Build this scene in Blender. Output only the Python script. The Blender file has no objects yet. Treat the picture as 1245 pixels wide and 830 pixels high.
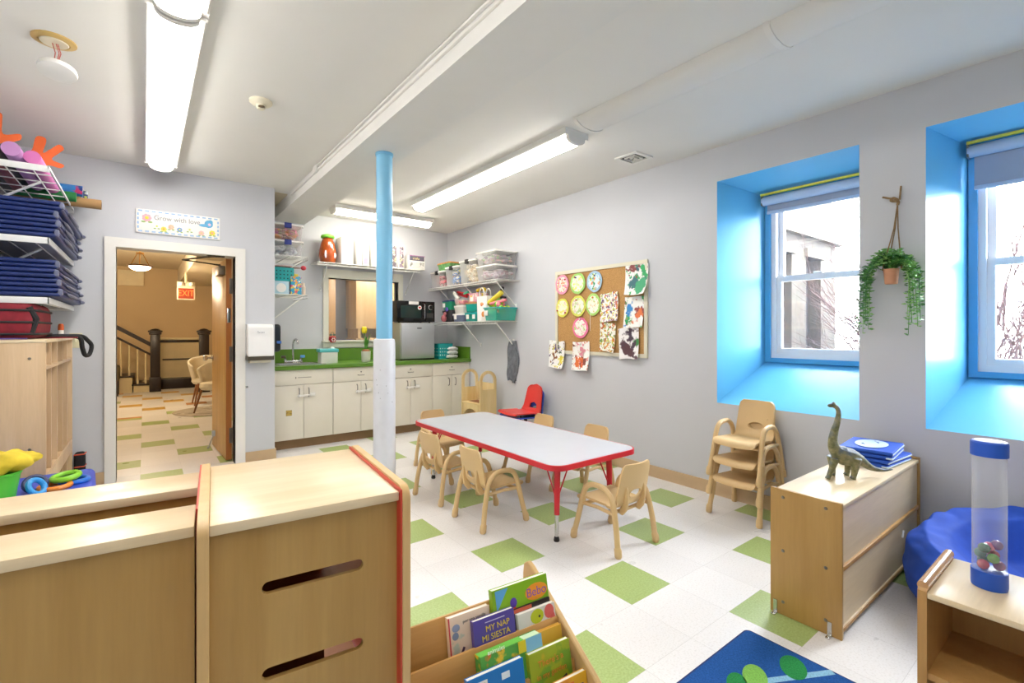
import bpy, bmesh, math, random
from mathutils import Vector, Matrix, geometry
R = math.radians
PI = math.pi
random.seed(7)
sc = bpy.context.scene
C = sc.collection

# ------------------------------------------------------------------ materials
MATS = {}
def lin(c):
    if isinstance(c, str):
        c = c.lstrip('#'); c = [int(c[i:i+2], 16)/255 for i in (0, 2, 4)]
        c = [(v/12.92 if v <= .04045 else ((v+.055)/1.055)**2.4) for v in c]
    return (c[0], c[1], c[2], 1.0)

def new_mat(name):
    m = bpy.data.materials.new(name); m.use_nodes = True
    nt = m.node_tree
    return m, nt, nt.nodes['Principled BSDF']

def noise_mix(nt, c1, c2, scale, vec=None, detail=3.0, lo=.35, hi=.65, coord='Object', mapscale=(1, 1, 1)):
    tc = nt.nodes.new('ShaderNodeTexCoord'); mp = nt.nodes.new('ShaderNodeMapping')
    mp.inputs['Scale'].default_value = mapscale
    nt.links.new(tc.outputs[coord], mp.inputs['Vector'])
    n = nt.nodes.new('ShaderNodeTexNoise'); n.inputs['Scale'].default_value = scale; n.inputs['Detail'].default_value = detail
    nt.links.new(mp.outputs['Vector'], n.inputs['Vector'])
    r = nt.nodes.new('ShaderNodeValToRGB')
    r.color_ramp.elements[0].position = lo; r.color_ramp.elements[0].color = lin(c1)
    r.color_ramp.elements[1].position = hi; r.color_ramp.elements[1].color = lin(c2)
    nt.links.new(n.outputs['Fac'], r.inputs['Fac'])
    return n, r, mp

def paint(c, rough=.5, metal=0.0, var=.06, scale=6, bump=0.0, spec=.5, name=None, coat=0.0):
    key = ('p', str(c), rough, metal, var, scale, bump, spec, coat)
    if key in MATS: return MATS[key]
    m, nt, b = new_mat(name or 'paint')
    l = lin(c); dark = [v*(1-var) for v in l[:3]]
    n, r, mp = noise_mix(nt, dark, l[:3], scale)
    nt.links.new(r.outputs['Color'], b.inputs['Base Color'])
    b.inputs['Roughness'].default_value = rough; b.inputs['Metallic'].default_value = metal
    b.inputs['Specular IOR Level'].default_value = spec
    b.inputs['Coat Weight'].default_value = coat
    if bump:
        bp = nt.nodes.new('ShaderNodeBump'); bp.inputs['Strength'].default_value = bump; bp.inputs['Distance'].default_value = .004
        n2 = nt.nodes.new('ShaderNodeTexNoise'); n2.inputs['Scale'].default_value = 180
        nt.links.new(n2.outputs['Fac'], bp.inputs['Height']); nt.links.new(bp.outputs['Normal'], b.inputs['Normal'])
    MATS[key] = m
    return m

def wood(c1, c2, axis='z', rough=.38, scale=3.0, name='wood'):
    key = ('w', c1, c2, axis, rough, scale)
    if key in MATS: return MATS[key]
    m, nt, b = new_mat(name)
    s = {'x': (.35, 5, 5), 'y': (5, .35, 5), 'z': (5, 5, .35)}[axis]
    n, r, mp = noise_mix(nt, c1, c2, scale, detail=5, lo=.3, hi=.72, mapscale=s)
    n2 = nt.nodes.new('ShaderNodeTexNoise'); n2.inputs['Scale'].default_value = scale*9; n2.inputs['Detail'].default_value = 2
    nt.links.new(mp.outputs['Vector'], n2.inputs['Vector'])
    mx = nt.nodes.new('ShaderNodeMixRGB'); mx.blend_type = 'MULTIPLY'; mx.inputs['Fac'].default_value = .16
    nt.links.new(r.outputs['Color'], mx.inputs['Color1']); nt.links.new(n2.outputs['Fac'], mx.inputs['Color2'])
    nt.links.new(mx.outputs['Color'], b.inputs['Base Color'])
    b.inputs['Roughness'].default_value = rough
    MATS[key] = m
    return m

def emit(c, s, name='lit'):
    m, nt, b = new_mat(name)
    l = lin(c)
    b.inputs['Base Color'].default_value = l
    b.inputs['Emission Color'].default_value = l; b.inputs['Emission Strength'].default_value = s
    return m

def clear(c, alpha, rough=.08, name='clear plastic'):
    key = ('c', str(c), alpha, rough)
    if key in MATS: return MATS[key]
    m, nt, b = new_mat(name)
    out = nt.nodes['Material Output']
    b.inputs['Base Color'].default_value = lin(c); b.inputs['Roughness'].default_value = rough
    t = nt.nodes.new('ShaderNodeBsdfTransparent'); mx = nt.nodes.new('ShaderNodeMixShader')
    lw = nt.nodes.new('ShaderNodeLayerWeight'); lw.inputs['Blend'].default_value = .25
    mr = nt.nodes.new('ShaderNodeMapRange'); mr.inputs['To Min'].default_value = alpha; mr.inputs['To Max'].default_value = min(1, alpha+.5)
    nt.links.new(lw.outputs['Facing'], mr.inputs['Value'])
    nt.links.new(mr.outputs['Result'], mx.inputs['Fac'])
    nt.links.new(t.outputs[0], mx.inputs[1]); nt.links.new(b.outputs[0], mx.inputs[2]); nt.links.new(mx.outputs[0], out.inputs['Surface'])
    MATS[key] = m
    return m

def splat(bg, cols, seed, scale=14, centre=None, rad=.08, name='painted paper'):
    """finger-paint: noise blotches of several colours on paper, in the sheet's own coordinates"""
    m, nt, b = new_mat(name)
    tc = nt.nodes.new('ShaderNodeTexCoord')
    prev = None
    col = nt.nodes.new('ShaderNodeRGB'); col.outputs[0].default_value = lin(bg); prev = col.outputs[0]
    rnd = random.Random(seed)
    for k, c in enumerate(cols):
        mp = nt.nodes.new('ShaderNodeMapping'); mp.inputs['Location'].default_value = (rnd.random()*9, rnd.random()*9, rnd.random()*9)
        nt.links.new(tc.outputs['Object'], mp.inputs['Vector'])
        n = nt.nodes.new('ShaderNodeTexNoise'); n.inputs['Scale'].default_value = scale*(.8+.5*rnd.random()); n.inputs['Detail'].default_value = 3
        nt.links.new(mp.outputs['Vector'], n.inputs['Vector'])
        r = nt.nodes.new('ShaderNodeValToRGB'); r.color_ramp.elements[0].position = .565; r.color_ramp.elements[1].position = .62
        src = n.outputs['Fac']
        if centre is not None:
            d = nt.nodes.new('ShaderNodeVectorMath'); d.operation = 'DISTANCE'
            cy, cz = centre[k % len(centre)]
            d.inputs[1].default_value = (0, cy, cz)
            nt.links.new(tc.outputs['Object'], d.inputs[0])
            mr = nt.nodes.new('ShaderNodeMapRange'); mr.inputs['From Min'].default_value = 0; mr.inputs['From Max'].default_value = rad
            mr.inputs['To Min'].default_value = .22; mr.inputs['To Max'].default_value = -.06
            nt.links.new(d.outputs['Value'], mr.inputs['Value'])
            ad = nt.nodes.new('ShaderNodeMath'); ad.operation = 'ADD'
            nt.links.new(src, ad.inputs[0]); nt.links.new(mr.outputs['Result'], ad.inputs[1]); src = ad.outputs[0]
        nt.links.new(src, r.inputs['Fac'])
        mx = nt.nodes.new('ShaderNodeMixRGB'); mx.inputs['Color2'].default_value = lin(c)
        nt.links.new(r.outputs['Color'], mx.inputs['Fac']); nt.links.new(prev, mx.inputs['Color1'])
        prev = mx.outputs[0]
    nt.links.new(prev, b.inputs['Base Color']); b.inputs['Roughness'].default_value = .7
    return m

def floor_mat(name, hall=False):
    m, nt, b = new_mat(name)
    tc = nt.nodes.new('ShaderNodeTexCoord'); sx = nt.nodes.new('ShaderNodeSeparateXYZ')
    nt.links.new(tc.outputs['Object'], sx.inputs[0])
    def math_(op, a, bb=None, v=None):
        n = nt.nodes.new('ShaderNodeMath'); n.operation = op
        if hasattr(a, 'default_value') or not isinstance(a, (int, float)): nt.links.new(a, n.inputs[0])
        else: n.inputs[0].default_value = a
        if bb is not None:
            if isinstance(bb, (int, float)): n.inputs[1].default_value = bb
            else: nt.links.new(bb, n.inputs[1])
        return n.outputs[0]
    S = .3048
    u = math_('DIVIDE', math_('SUBTRACT', sx.outputs[0], 1.4995), S)
    w = math_('DIVIDE', math_('SUBTRACT', sx.outputs[1], .8126), S)
    i = math_('FLOOR', u); j = math_('FLOOR', w)
    k = math_('ADD', math_('MULTIPLY', i, 2.0), j)
    md = nt.nodes.new('ShaderNodeMath'); md.operation = 'FLOORED_MODULO'; nt.links.new(k, md.inputs[0]); md.inputs[1].default_value = 5
    g = math_('COMPARE', md.outputs[0], 4.0); g.node.inputs[2].default_value = .5
    # seams
    fu = math_('ABSOLUTE', math_('SUBTRACT', math_('SUBTRACT', u, i), .5)); fw = math_('ABSOLUTE', math_('SUBTRACT', math_('SUBTRACT', w, j), .5))
    seam = math_('GREATER_THAN', math_('MAXIMUM', fu, fw), .4965)
    # per-tile tint
    cb = nt.nodes.new('ShaderNodeCombineXYZ'); nt.links.new(i, cb.inputs[0]); nt.links.new(j, cb.inputs[1])
    wn = nt.nodes.new('ShaderNodeTexWhiteNoise'); wn.noise_dimensions = '3D'; nt.links.new(cb.outputs[0], wn.inputs['Vector'])
    n = nt.nodes.new('ShaderNodeTexNoise'); n.inputs['Scale'].default_value = 120; n.inputs['Detail'].default_value = 4; nt.links.new(tc.outputs['Object'], n.inputs['Vector'])
    n2 = nt.nodes.new('ShaderNodeTexNoise'); n2.inputs['Scale'].default_value = 4; nt.links.new(tc.outputs['Object'], n2.inputs['Vector'])
    rw = nt.nodes.new('ShaderNodeValToRGB')
    rw.color_ramp.elements[0].position = .3; rw.color_ramp.elements[0].color = lin('#dedbd8'); rw.color_ramp.elements[1].position = .5; rw.color_ramp.elements[1].color = lin('#ebe9e8')
    nt.links.new(n.outputs['Fac'], rw.inputs['Fac'])
    rg = nt.nodes.new('ShaderNodeValToRGB')
    rg.color_ramp.elements[0].position = .3; rg.color_ramp.elements[0].color = lin('#98ad64'); rg.color_ramp.elements[1].position = .65; rg.color_ramp.elements[1].color = lin('#aec37e')
    nt.links.new(n.outputs['Fac'], rg.inputs['Fac'])
    green = rg.outputs['Color']
    if hall:
        far = math_('GREATER_THAN', sx.outputs[1], 8.9)
        ro = nt.nodes.new('ShaderNodeValToRGB'); ro.color_ramp.interpolation = 'CONSTANT'
        ro.color_ramp.elements[0].color = lin('#c98a4e'); e = ro.color_ramp.elements.new(.35); e.color = lin('#d3a540'); ro.color_ramp.elements[-1].position = .7; ro.color_ramp.elements[-1].color = lin('#98ad64')
        nt.links.new(wn.outputs['Value'], ro.inputs['Fac'])
        mh = nt.nodes.new('ShaderNodeMixRGB'); nt.links.new(far, mh.inputs['Fac']); nt.links.new(green, mh.inputs['Color1']); nt.links.new(ro.outputs['Color'], mh.inputs['Color2'])
        green = mh.outputs[0]
    m1 = nt.nodes.new('ShaderNodeMixRGB'); nt.links.new(g, m1.inputs['Fac']); nt.links.new(rw.outputs['Color'], m1.inputs['Color1']); nt.links.new(green, m1.inputs['Color2'])
    m2 = nt.nodes.new('ShaderNodeMixRGB'); m2.blend_type = 'MULTIPLY'
    nt.links.new(math_('MULTIPLY', seam, .28), m2.inputs['Fac']); nt.links.new(m1.outputs[0], m2.inputs['Color1']); m2.inputs['Color2'].default_value = (.3, .28, .25, 1)
    m3 = nt.nodes.new('ShaderNodeMixRGB'); m3.blend_type = 'MULTIPLY'; m3.inputs['Fac'].default_value = .08
    nt.links.new(m2.outputs[0], m3.inputs['Color1']); nt.links.new(wn.outputs['Value'], m3.inputs['Color2'])
    nt.links.new(m3.outputs[0], b.inputs['Base Color'])
    rr = nt.nodes.new('ShaderNodeMapRange'); rr.inputs['To Min'].default_value = .22; rr.inputs['To Max'].default_value = .42
    nt.links.new(n2.outputs['Fac'], rr.inputs['Value']); nt.links.new(rr.outputs['Result'], b.inputs['Roughness'])
    return m

# ------------------------------------------------------------------ mesh builder
def catmull(pts, n=6, closed=False):
    P = [Vector(p) for p in pts]; out = []
    N = len(P); rng = range(N if closed else N-1)
    for i in rng:
        p0 = P[(i-1) % N] if (closed or i > 0) else P[0]*2-P[1]
        p1 = P[i]; p2 = P[(i+1) % N]; p3 = P[(i+2) % N] if (closed or i+2 < N) else P[-1]*2-P[-2]
        for k in range(n):
            t = k/n
            out.append(.5*((2*p1)+(p2-p0)*t+(2*p0-5*p1+4*p2-p3)*t*t+(3*p1-p0-3*p2+p3)*t**3))
    if not closed: out.append(P[-1])
    return out

class MB:
    def __init__(s): s.bm = bmesh.new()
    def add(s, verts, faces, M=None):
        vs = [s.bm.verts.new(M @ Vector(v) if M else Vector(v)) for v in verts]
        for f in faces:
            try: s.bm.faces.new([vs[i] for i in f])
            except ValueError: pass
        return vs
    def box(s, x0, x1, y0, y1, z0, z1, bev=0, M=None, seg=2):
        v = [(x, y, z) for z in (z0, z1) for x, y in ((x0, y0), (x1, y0), (x1, y1), (x0, y1))]
        f = [(0, 3, 2, 1), (4, 5, 6, 7), (0, 1, 5, 4), (1, 2, 6, 5), (2, 3, 7, 6), (3, 0, 4, 7)]
        if bev:
            t = bmesh.new(); vs = [t.verts.new(p) for p in v]
            for q in f: t.faces.new([vs[i] for i in q])
            bmesh.ops.bevel(t, geom=t.edges[:], offset=bev, segments=seg, affect='EDGES', profile=.5)
            t.verts.ensure_lookup_table(); t.verts.index_update()
            s.add([x.co.copy() for x in t.verts], [[x.index for x in fc.verts] for fc in t.faces], M); t.free()
        else: s.add(v, f, M)
        return s
    def tube(s, pts, r, seg=8, closed=False, cap=True, M=None):
        P = [Vector(p) for p in pts]; N = len(P)
        rs = r if isinstance(r, (list, tuple)) else [r]*N
        up = None; rings = []
        for i, p in enumerate(P):
            if closed: t = P[(i+1) % N]-P[(i-1) % N]
            else: t = P[min(i+1, N-1)]-P[max(i-1, 0)]
            if t.length < 1e-9: t = Vector((0, 0, 1))
            t.normalize()
            if up is None:
                a = Vector((0, 0, 1)) if abs(t.z) < .9 else Vector((1, 0, 0))
                up = t.cross(a).normalized()
            up = (up-t*up.dot(t))
            if up.length < 1e-6: up = t.orthogonal()
            up.normalize(); w = t.cross(up)
            rings.append([p+(up*math.cos(2*PI*k/seg)+w*math.sin(2*PI*k/seg))*rs[i] for k in range(seg)])
        v = [q for g in rings for q in g]; f = []
        for i in range(N if closed else N-1):
            a = i*seg; b = ((i+1) % N)*seg
            for k in range(seg): f.append((a+k, a+(k+1) % seg, b+(k+1) % seg, b+k))
        if cap and not closed:
            f.append(tuple(range(seg))[::-1]); f.append(tuple(range((N-1)*seg, N*seg)))
        s.add(v, f, M); return s
    def lathe(s, prof, seg=20, M=None, c=(0, 0, 0)):
        v = []; f = []
        for r, z in prof:
            for k in range(seg):
                a = 2*PI*k/seg; v.append((c[0]+r*math.cos(a), c[1]+r*math.sin(a), c[2]+z))
        n = len(prof)
        for i in range(n-1):
            for k in range(seg):
                f.append((i*seg+k, i*seg+(k+1) % seg, (i+1)*seg+(k+1) % seg, (i+1)*seg+k))
        f.append(tuple(range(seg))[::-1]); f.append(tuple(range((n-1)*seg, n*seg)))
        s.add(v, f, M); return s
    def prism(s, outer, holes, plane, a0, a1, M=None):
        """polygon (with holes) extruded along the axis missing from plane: 'xy','xz','yz'"""
        def P(p, a):
            return {'xy': (p[0], p[1], a), 'xz': (p[0], a, p[1]), 'yz': (a, p[0], p[1])}[plane]
        loops = [outer]+list(holes)
        flat = [p for L in loops for p in L]
        tris = geometry.tessellate_polygon([[Vector((p[0], p[1], 0)) for p in L] for L in loops])
        n = len(flat)
        v = [P(p, a0) for p in flat]+[P(p, a1) for p in flat]
        f = [tuple(t) for t in tris]+[tuple(i+n for i in t)[::-1] for t in tris]
        o = 0
        for L in loops:
            m = len(L)
            for k in range(m): f.append((o+k, o+(k+1) % m, n+o+(k+1) % m, n+o+k))
            o += m
        s.add(v, f, M); return s
    def grid(s, fn, nu, nv, M=None, closed_u=False):
        v = [fn(i/nu, j/nv) for j in range(nv+1) for i in range(nu+1)]
        f = [(j*(nu+1)+i, j*(nu+1)+i+1, (j+1)*(nu+1)+i+1, (j+1)*(nu+1)+i) for j in range(nv) for i in range(nu)]
        s.add(v, f, M); return s
    def ball(s, c, r, seg=12, M=None, rz=None, fn=None):
        rx, ry, rz_ = (r, r, r) if not isinstance(r, (tuple, list)) else r
        n = seg//2; v = []; f = []
        for j in range(n+1):
            th = PI*j/n
            for k in range(seg):
                a = 2*PI*k/seg
                p = Vector((rx*math.sin(th)*math.cos(a), ry*math.sin(th)*math.sin(a), rz_*math.cos(th)))
                if fn: p = fn(p)
                v.append((c[0]+p.x, c[1]+p.y, c[2]+p.z))
        for j in range(n):
            for k in range(seg): f.append((j*seg+k, (j+1)*seg+k, (j+1)*seg+(k+1) % seg, j*seg+(k+1) % seg))
        s.add(v, f, M); return s
    def mesh(s, name, mat, smooth=True, angle=35):
        bmesh.ops.remove_doubles(s.bm, verts=s.bm.verts[:], dist=1e-5)
        bmesh.ops.recalc_face_normals(s.bm, faces=s.bm.faces[:])
        me = bpy.data.meshes.new(name); s.bm.to_mesh(me); s.bm.free()
        for p in me.polygons: p.use_smooth = smooth
        if smooth: me.set_sharp_from_angle(angle=R(angle))
        if mat: me.materials.append(mat)
        return me
    def build(s, name, mat, parent=None, loc=(0, 0, 0), rot=(0, 0, 0), smooth=True, angle=35):
        o = bpy.data.objects.new(name, s.mesh(name, mat, smooth, angle))
        C.objects.link(o); o.location = loc; o.rotation_euler = rot
        if parent: o.parent = parent
        return o

def bake(o):
    """apply an object's modifiers"""
    bpy.context.view_layer.update()
    dg = bpy.context.evaluated_depsgraph_get()
    me = bpy.data.meshes.new_from_object(o.evaluated_get(dg))
    o.modifiers.clear(); o.data = me
    return o
def drop(o):
    bpy.data.objects.remove(o)
def tag(o, label, cat, group=None, kind=None):
    o['label'] = label; o['category'] = cat
    if group: o['group'] = group
    if kind: o['kind'] = kind
    return o
def thing(name, label, cat, loc=(0, 0, 0), rz=0, group=None, kind=None):
    o = bpy.data.objects.new(name, None); C.objects.link(o)
    o.empty_display_size = .1; o.location = loc; o.rotation_euler = (0, 0, rz)
    return tag(o, label, cat, group, kind)
def struct(o, label, cat): return tag(o, label, cat, None, 'structure')
def dup(root, loc, rz=None, label=None, group=None, rot=None):
    r = root.copy(); C.objects.link(r); r.location = loc
    if rz is not None: r.rotation_euler = (0, 0, rz)
    if rot is not None: r.rotation_euler = rot
    if label: r['label'] = label
    if group: r['group'] = group
    for ch in list(root.children):
        c = ch.copy(); C.objects.link(c); c.parent = r
        for g in list(ch.children):
            d = g.copy(); C.objects.link(d); d.parent = c
    return r
def text_obj(name, body, size, mat, parent, loc, rot, ext=.0006, align='CENTER', sx=1.0):
    cu = bpy.data.curves.new(name, 'FONT'); cu.body = body; cu.size = size; cu.extrude = ext; cu.align_x = align; cu.align_y = 'CENTER'
    t = bpy.data.objects.new(name, cu); C.objects.link(t)
    bpy.context.view_layer.update()
    me = bpy.data.meshes.new_from_object(t.evaluated_get(bpy.context.evaluated_depsgraph_get()))
    drop(t); bpy.data.curves.remove(cu)
    me.materials.clear(); me.materials.append(mat)
    o = bpy.data.objects.new(name, me); C.objects.link(o); o.parent = parent; o.location = loc; o.rotation_euler = rot; o.scale = (sx, 1, 1)
    return o
def rrect(x0, x1, y0, y1, r, n=6):
    out = []
    for cx, cy, a0 in ((x1-r, y1-r, 0), (x0+r, y1-r, 90), (x0+r, y0+r, 180), (x1-r, y0+r, 270)):
        for k in range(n+1):
            a = R(a0+90*k/n); out.append((cx+r*math.cos(a), cy+r*math.sin(a)))
    return out
def ell(cx, cy, rx, ry, n=20):
    return [(cx+rx*math.cos(2*PI*k/n), cy+ry*math.sin(2*PI*k/n)) for k in range(n)]
def rotz(a): return Matrix.Rotation(a, 4, 'Z')
def TR(x, y, z): return Matrix.Translation((x, y, z))

# common materials
WALL = paint('#cbcdd3', .65, var=.02, scale=2, bump=.05, name='lavender grey wall paint')
CEIL = paint('#e6e4df', .8, var=.02, scale=2, name='white ceiling paint')
WHITE = paint('#e9e7e2', .45, var=.02, name='white paint')
TRIMW = paint('#dedcd0', .4, var=.03, name='cream trim paint')
BLUEP = paint('#6cc0ee', .32, var=.04, scale=2, name='sky blue gloss paint')
MAPLE = wood('#cda66c', '#dbb983', 'z', name='maple board')
MAPLEX = wood('#e0c8a0', '#ecd9b8', 'x', rough=.3, name='maple laminate top')
MAPLEF = wood('#b08848', '#c09a5a', 'z', rough=.4, name='maple panel')
MAPLED = wood('#b98a4c', '#c99c5f', 'z', name='darker maple')
BIRCH = wood('#cfae86', '#dcbf9a', 'z', name='birch plywood')
TAN = paint('#dbbb88', .42, var=.05, scale=3, name='tan moulded plastic')
REDP = paint('#cf2633', .35, name='red plastic')
CHROME = paint('#c9c9c9', .22, metal=1.0, var=.03, name='chrome')
BLACK = paint('#141414', .4, var=.2, name='black plastic')
GREYP = paint('#b9bcc0', .4, name='grey')
BASEB = paint('#c3a884', .5, var=.05, name='tan vinyl cove base')
WIRE = paint('#eeeeea', .35, name='white coated wire')
TEAL = clear('#1fa79b', .75, .3, name='teal translucent plastic')
CLEARP = clear('#f4f5f6', .13, .3)
PAPERW = paint('#f1efeb', .7, var=.02, name='white paper')

# ================================================================== setting
XR, XL, YB, YD, ZC = 3.54, -.82, 6.15, 5.25, 2.71
YK = -2.6
o = MB(); o.box(XL-.1, 4.0, YK-.1, YB+.1, -.05, 0); fl = o.build('floor', floor_mat('vinyl floor tiles'), smooth=False); struct(fl, 'white vinyl tile floor with scattered green tiles', 'floor')
o = MB(); o.box(-6.0, 1.32, YD+.15, 13.6, -.05, .001); hf = o.build('floor_hall', floor_mat('hall floor tiles', True), smooth=False); struct(hf, 'hallway tile floor with green and orange tiles beyond the doorway', 'floor')
o = MB(); o.box(XL-.1, XR+.1, YK-.1, YB+.1, ZC, ZC+.08); ce = o.build('ceiling', CEIL, smooth=False); struct(ce, 'white painted classroom ceiling', 'ceiling')

W = dict(w1=(1.036, 1.97, .72, 2.442), w2=(-.22, .715, .72, 2.442))
o = MB(); o.prism([(YK, 0), (YB, 0), (YB, ZC), (YK, ZC)], [[(a, c), (b, c), (b, d), (a, d)] for a, b, c, d in W.values()], 'yz', XR, XR+.03)
struct(o.build('wall_right', WALL, smooth=False), 'lavender grey wall with two deep blue window recesses', 'wall')
INN = dict(w1=(1.05, 1.795, 1.03, 2.36), w2=(-.20, .60, 1.0, 2.40))
XI = 3.95
o = MB(); o.prism([(YK, -1), (YB+.2, -1), (YB+.2, 3.2), (YK, 3.2)], [[(a, c), (b, c), (b, d), (a, d)] for a, b, c, d in INN.values()], 'yz', XI+.03, XI+.2)
struct(o.build('wall_outer', paint('#b5aa98', .8, name='outer masonry'), smooth=False), 'outer masonry layer behind the window recesses', 'wall')
for n, key in ((1, 'w1'), (2, 'w2')):
    a, b, c, d = W[key]; e, f, g, h = INN[key]
    o = MB()
    A = [(XR-.001, a, c), (XR-.001, b, c), (XR-.001, b, d), (XR-.001, a, d)]; B = [(XI+.03, e, g), (XI+.03, f, g), (XI+.03, f, h), (XI+.03, e, h)]
    for k in range(4):
        q = [A[k], A[(k+1) % 4], B[(k+1) % 4], B[k]]
        o.add(q, [(0, 1, 2, 3)])
    struct(o.build('trim_%d' % n, BLUEP, smooth=False), 'sky blue splayed recess around the %s window' % ('first' if n == 1 else 'second'), 'window recess')

# walls at the back
o = MB(); o.prism([(XL-.1, 0), (-.187, 0), (-.187, 1.995), (.694, 1.995), (.694, 0), (1.04, 0), (1.04, ZC), (XL-.1, ZC)], [], 'xz', YD, YD+.14)
struct(o.build('wall_door', WALL, smooth=False), 'lavender grey wall holding the hallway doorway', 'wall')
o = MB(); o.box(1.0, 1.04, YD+.14, YB+.1, 0, ZC); struct(o.build('wall_alcove', WALL, smooth=False), 'short side wall of the kitchenette alcove', 'wall')
BW = (1.83, 2.765, 1.16, 1.945)
o = MB(); o.prism([(1.0, 0), (XR+.1, 0), (XR+.1, ZC), (1.0, ZC)], [[(BW[0], BW[2]), (BW[1], BW[2]), (BW[1], BW[3]), (BW[0], BW[3])]], 'xz', YB, YB+.12)
struct(o.build('wall_back', WALL, smooth=False), 'back wall of the kitchenette with a pass-through window', 'wall')
o = MB(); o.box(XL-.1, XL, YK, YD, 0, ZC); struct(o.build('wall_left', WALL, smooth=False), 'lavender grey wall behind the mat shelves', 'wall')
o = MB(); o.box(XL-.1, XR+.1, YK-.1, YK, 0, ZC); struct(o.build('wall_rear', WALL, smooth=False), 'lavender grey wall opposite the kitchenette', 'wall')

# baseboards
o = MB(); o.box(XR-.012, XR, YK, YB-.62, 0, .1, .003); struct(o.build('baseboard_right', BASEB), 'tan vinyl cove base along the window wall', 'baseboard')
o = MB(); o.box(.78, 1.045, YD-.012, YD, 0, .1, .003); o.box(1.04, 1.052, YD-.012, 5.55, 0, .1, .003); o.box(XL, -.26, YD-.012, YD, 0, .1, .003)
struct(o.build('baseboard_door', BASEB), 'tan vinyl cove base beside the doorway', 'baseboard')
# beam + raceway
o = MB(); o.box(1.19, 1.55, YK, YB, 2.575, ZC)
struct(o.build('trim_beam', paint('#e3e2de', .6, var=.02, name='beam paint'), smooth=False), 'long white boxed beam crossing the ceiling', 'ceiling beam')
o = MB(); o.box(1.175, 1.19, YK, 5.2, 2.655, 2.672, .003); o.box(1.172, 1.19, YK, 4.3, 2.692, 2.706, .003); o.box(1.165, 1.19, 4.25, 4.36, 2.65, 2.706, .004)
tag(o.build('cable_raceway', WHITE), 'white surface cable raceway along the side of the ceiling beam', 'cable cover')
# column
col = thing('trim_column', 'round support column, sky blue above and wrapped white below', 'column', (1.395, 3.34, 0), kind='structure')
o = MB(); o.lathe([(.058, 1.2), (.058, 2.555), (.064, 2.557), (.064, 2.575)], 28); o.build('blue_column', paint('#7fc0e4', .35, var=.05, name='column blue'), col)
o = MB(); o.lathe([(.08, 0), (.079, .6), (.078, 1.19), (.074, 1.215), (.064, 1.222)], 28); o.build('white_wrap', paint('#dddfe6', .35, var=.05, scale=12, name='white column wrap'), col)
o = MB()
random.seed(3)
for k in range(8):
    a = R(200+random.random()*110); z = .55+random.random()*.45; o.ball((.079*math.cos(a), .079*math.sin(a), z), (.002, .002, .004+random.random()*.003), 6)
o.build('scuff_mark', paint('#8d8f94', .6, name='scuff'), col)['label'] = 'grey scuff marks'

# door opening casing
o = MB()
o.prism([(-.262, 0), (-.187, 0), (-.187, 1.99), (.694, 1.99), (.694, 0), (.778, 0), (.778, 2.07), (-.262, 2.07)], [], 'xz', YD-.02, YD+.16)
fr = o.build('trim_door', WHITE, smooth=False); struct(fr, 'white painted casing around the hallway doorway', 'door frame')
o = MB(); o.box(.776, .792, YD-.035, YD-.021, .73, .745, .002); o.box(.792, .797, YD-.035, YD, .73, .745); 
tag(o.build('door_hook', CHROME), 'small metal hook on the door casing below the towel dispenser', 'hook')
# door leaf open into the hall
dr = thing('door_1', 'light oak door standing open into the hallway', 'door', (.665, 5.42, 0), rz=R(2), kind='structure')
o = MB(); o.box(-.03, .022, .0, .86, .012, 1.985, .003); o.build('door_leaf', wood('#b98a45', '#cfa35c', 'z', name='oak veneer'), dr)
o = MB(); o.box(-.028, .02, -.002, .0, .012, 1.985); o.build('edge_strip', wood('#a8642c', '#b97538', 'z', name='reddish door edge'), dr)
for z in (.25, 1.05, 1.72):
    o = MB(); o.box(.0, .032, -.012, .0, z-.075, z+.075, .002); o.tube([(.03, -.012, z-.075), (.03, -.012, z+.075)], .008); o.build('hinge', paint('#6b655c', .4, metal=.7, name='dark hinge'), dr)
o = MB(); o.box(-.085, -.03, .03, .25, 1.83, 1.92, .006)
cl = o.build('door_closer', paint('#7d6f5c', .4, metal=.6, name='bronze closer'), dr)
o = MB(); o.tube([(-.06, .1, 1.93), (-.36, .22, 1.97), (-.14, -.12, 1.985)], .009); o.box(-.2, -.06, -.15, -.1, 1.978, 1.99); o.build('closer_arm', paint('#4a443c', .4, metal=.6, name='closer arm'), cl)
o = MB(); o.lathe([(.03, 0), (.03, .012), (.012, .02), (.012, .05), (.028, .06), (.03, .08), (.02, .095)], 14, M=TR(-.03, .79, .98) @ Matrix.Rotation(-PI/2, 4, 'Y')); o.build('door_handle', CHROME, dr)
o = MB(); o.box(-.02, .012, -.006, 0, 1.36, 1.5, .002); o.build('strike_plate', CHROME, dr)
o = MB(); o.tube([(-.04, .66, .16), (-.06, .68, .1), (-.085, .7, .012)], .007); o.box(-.06, -.03, .63, .69, .14, .2, .003); o.ball((-.088, .703, .014), .014, 8); o.build('door_stop', GREYP, dr)

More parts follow.
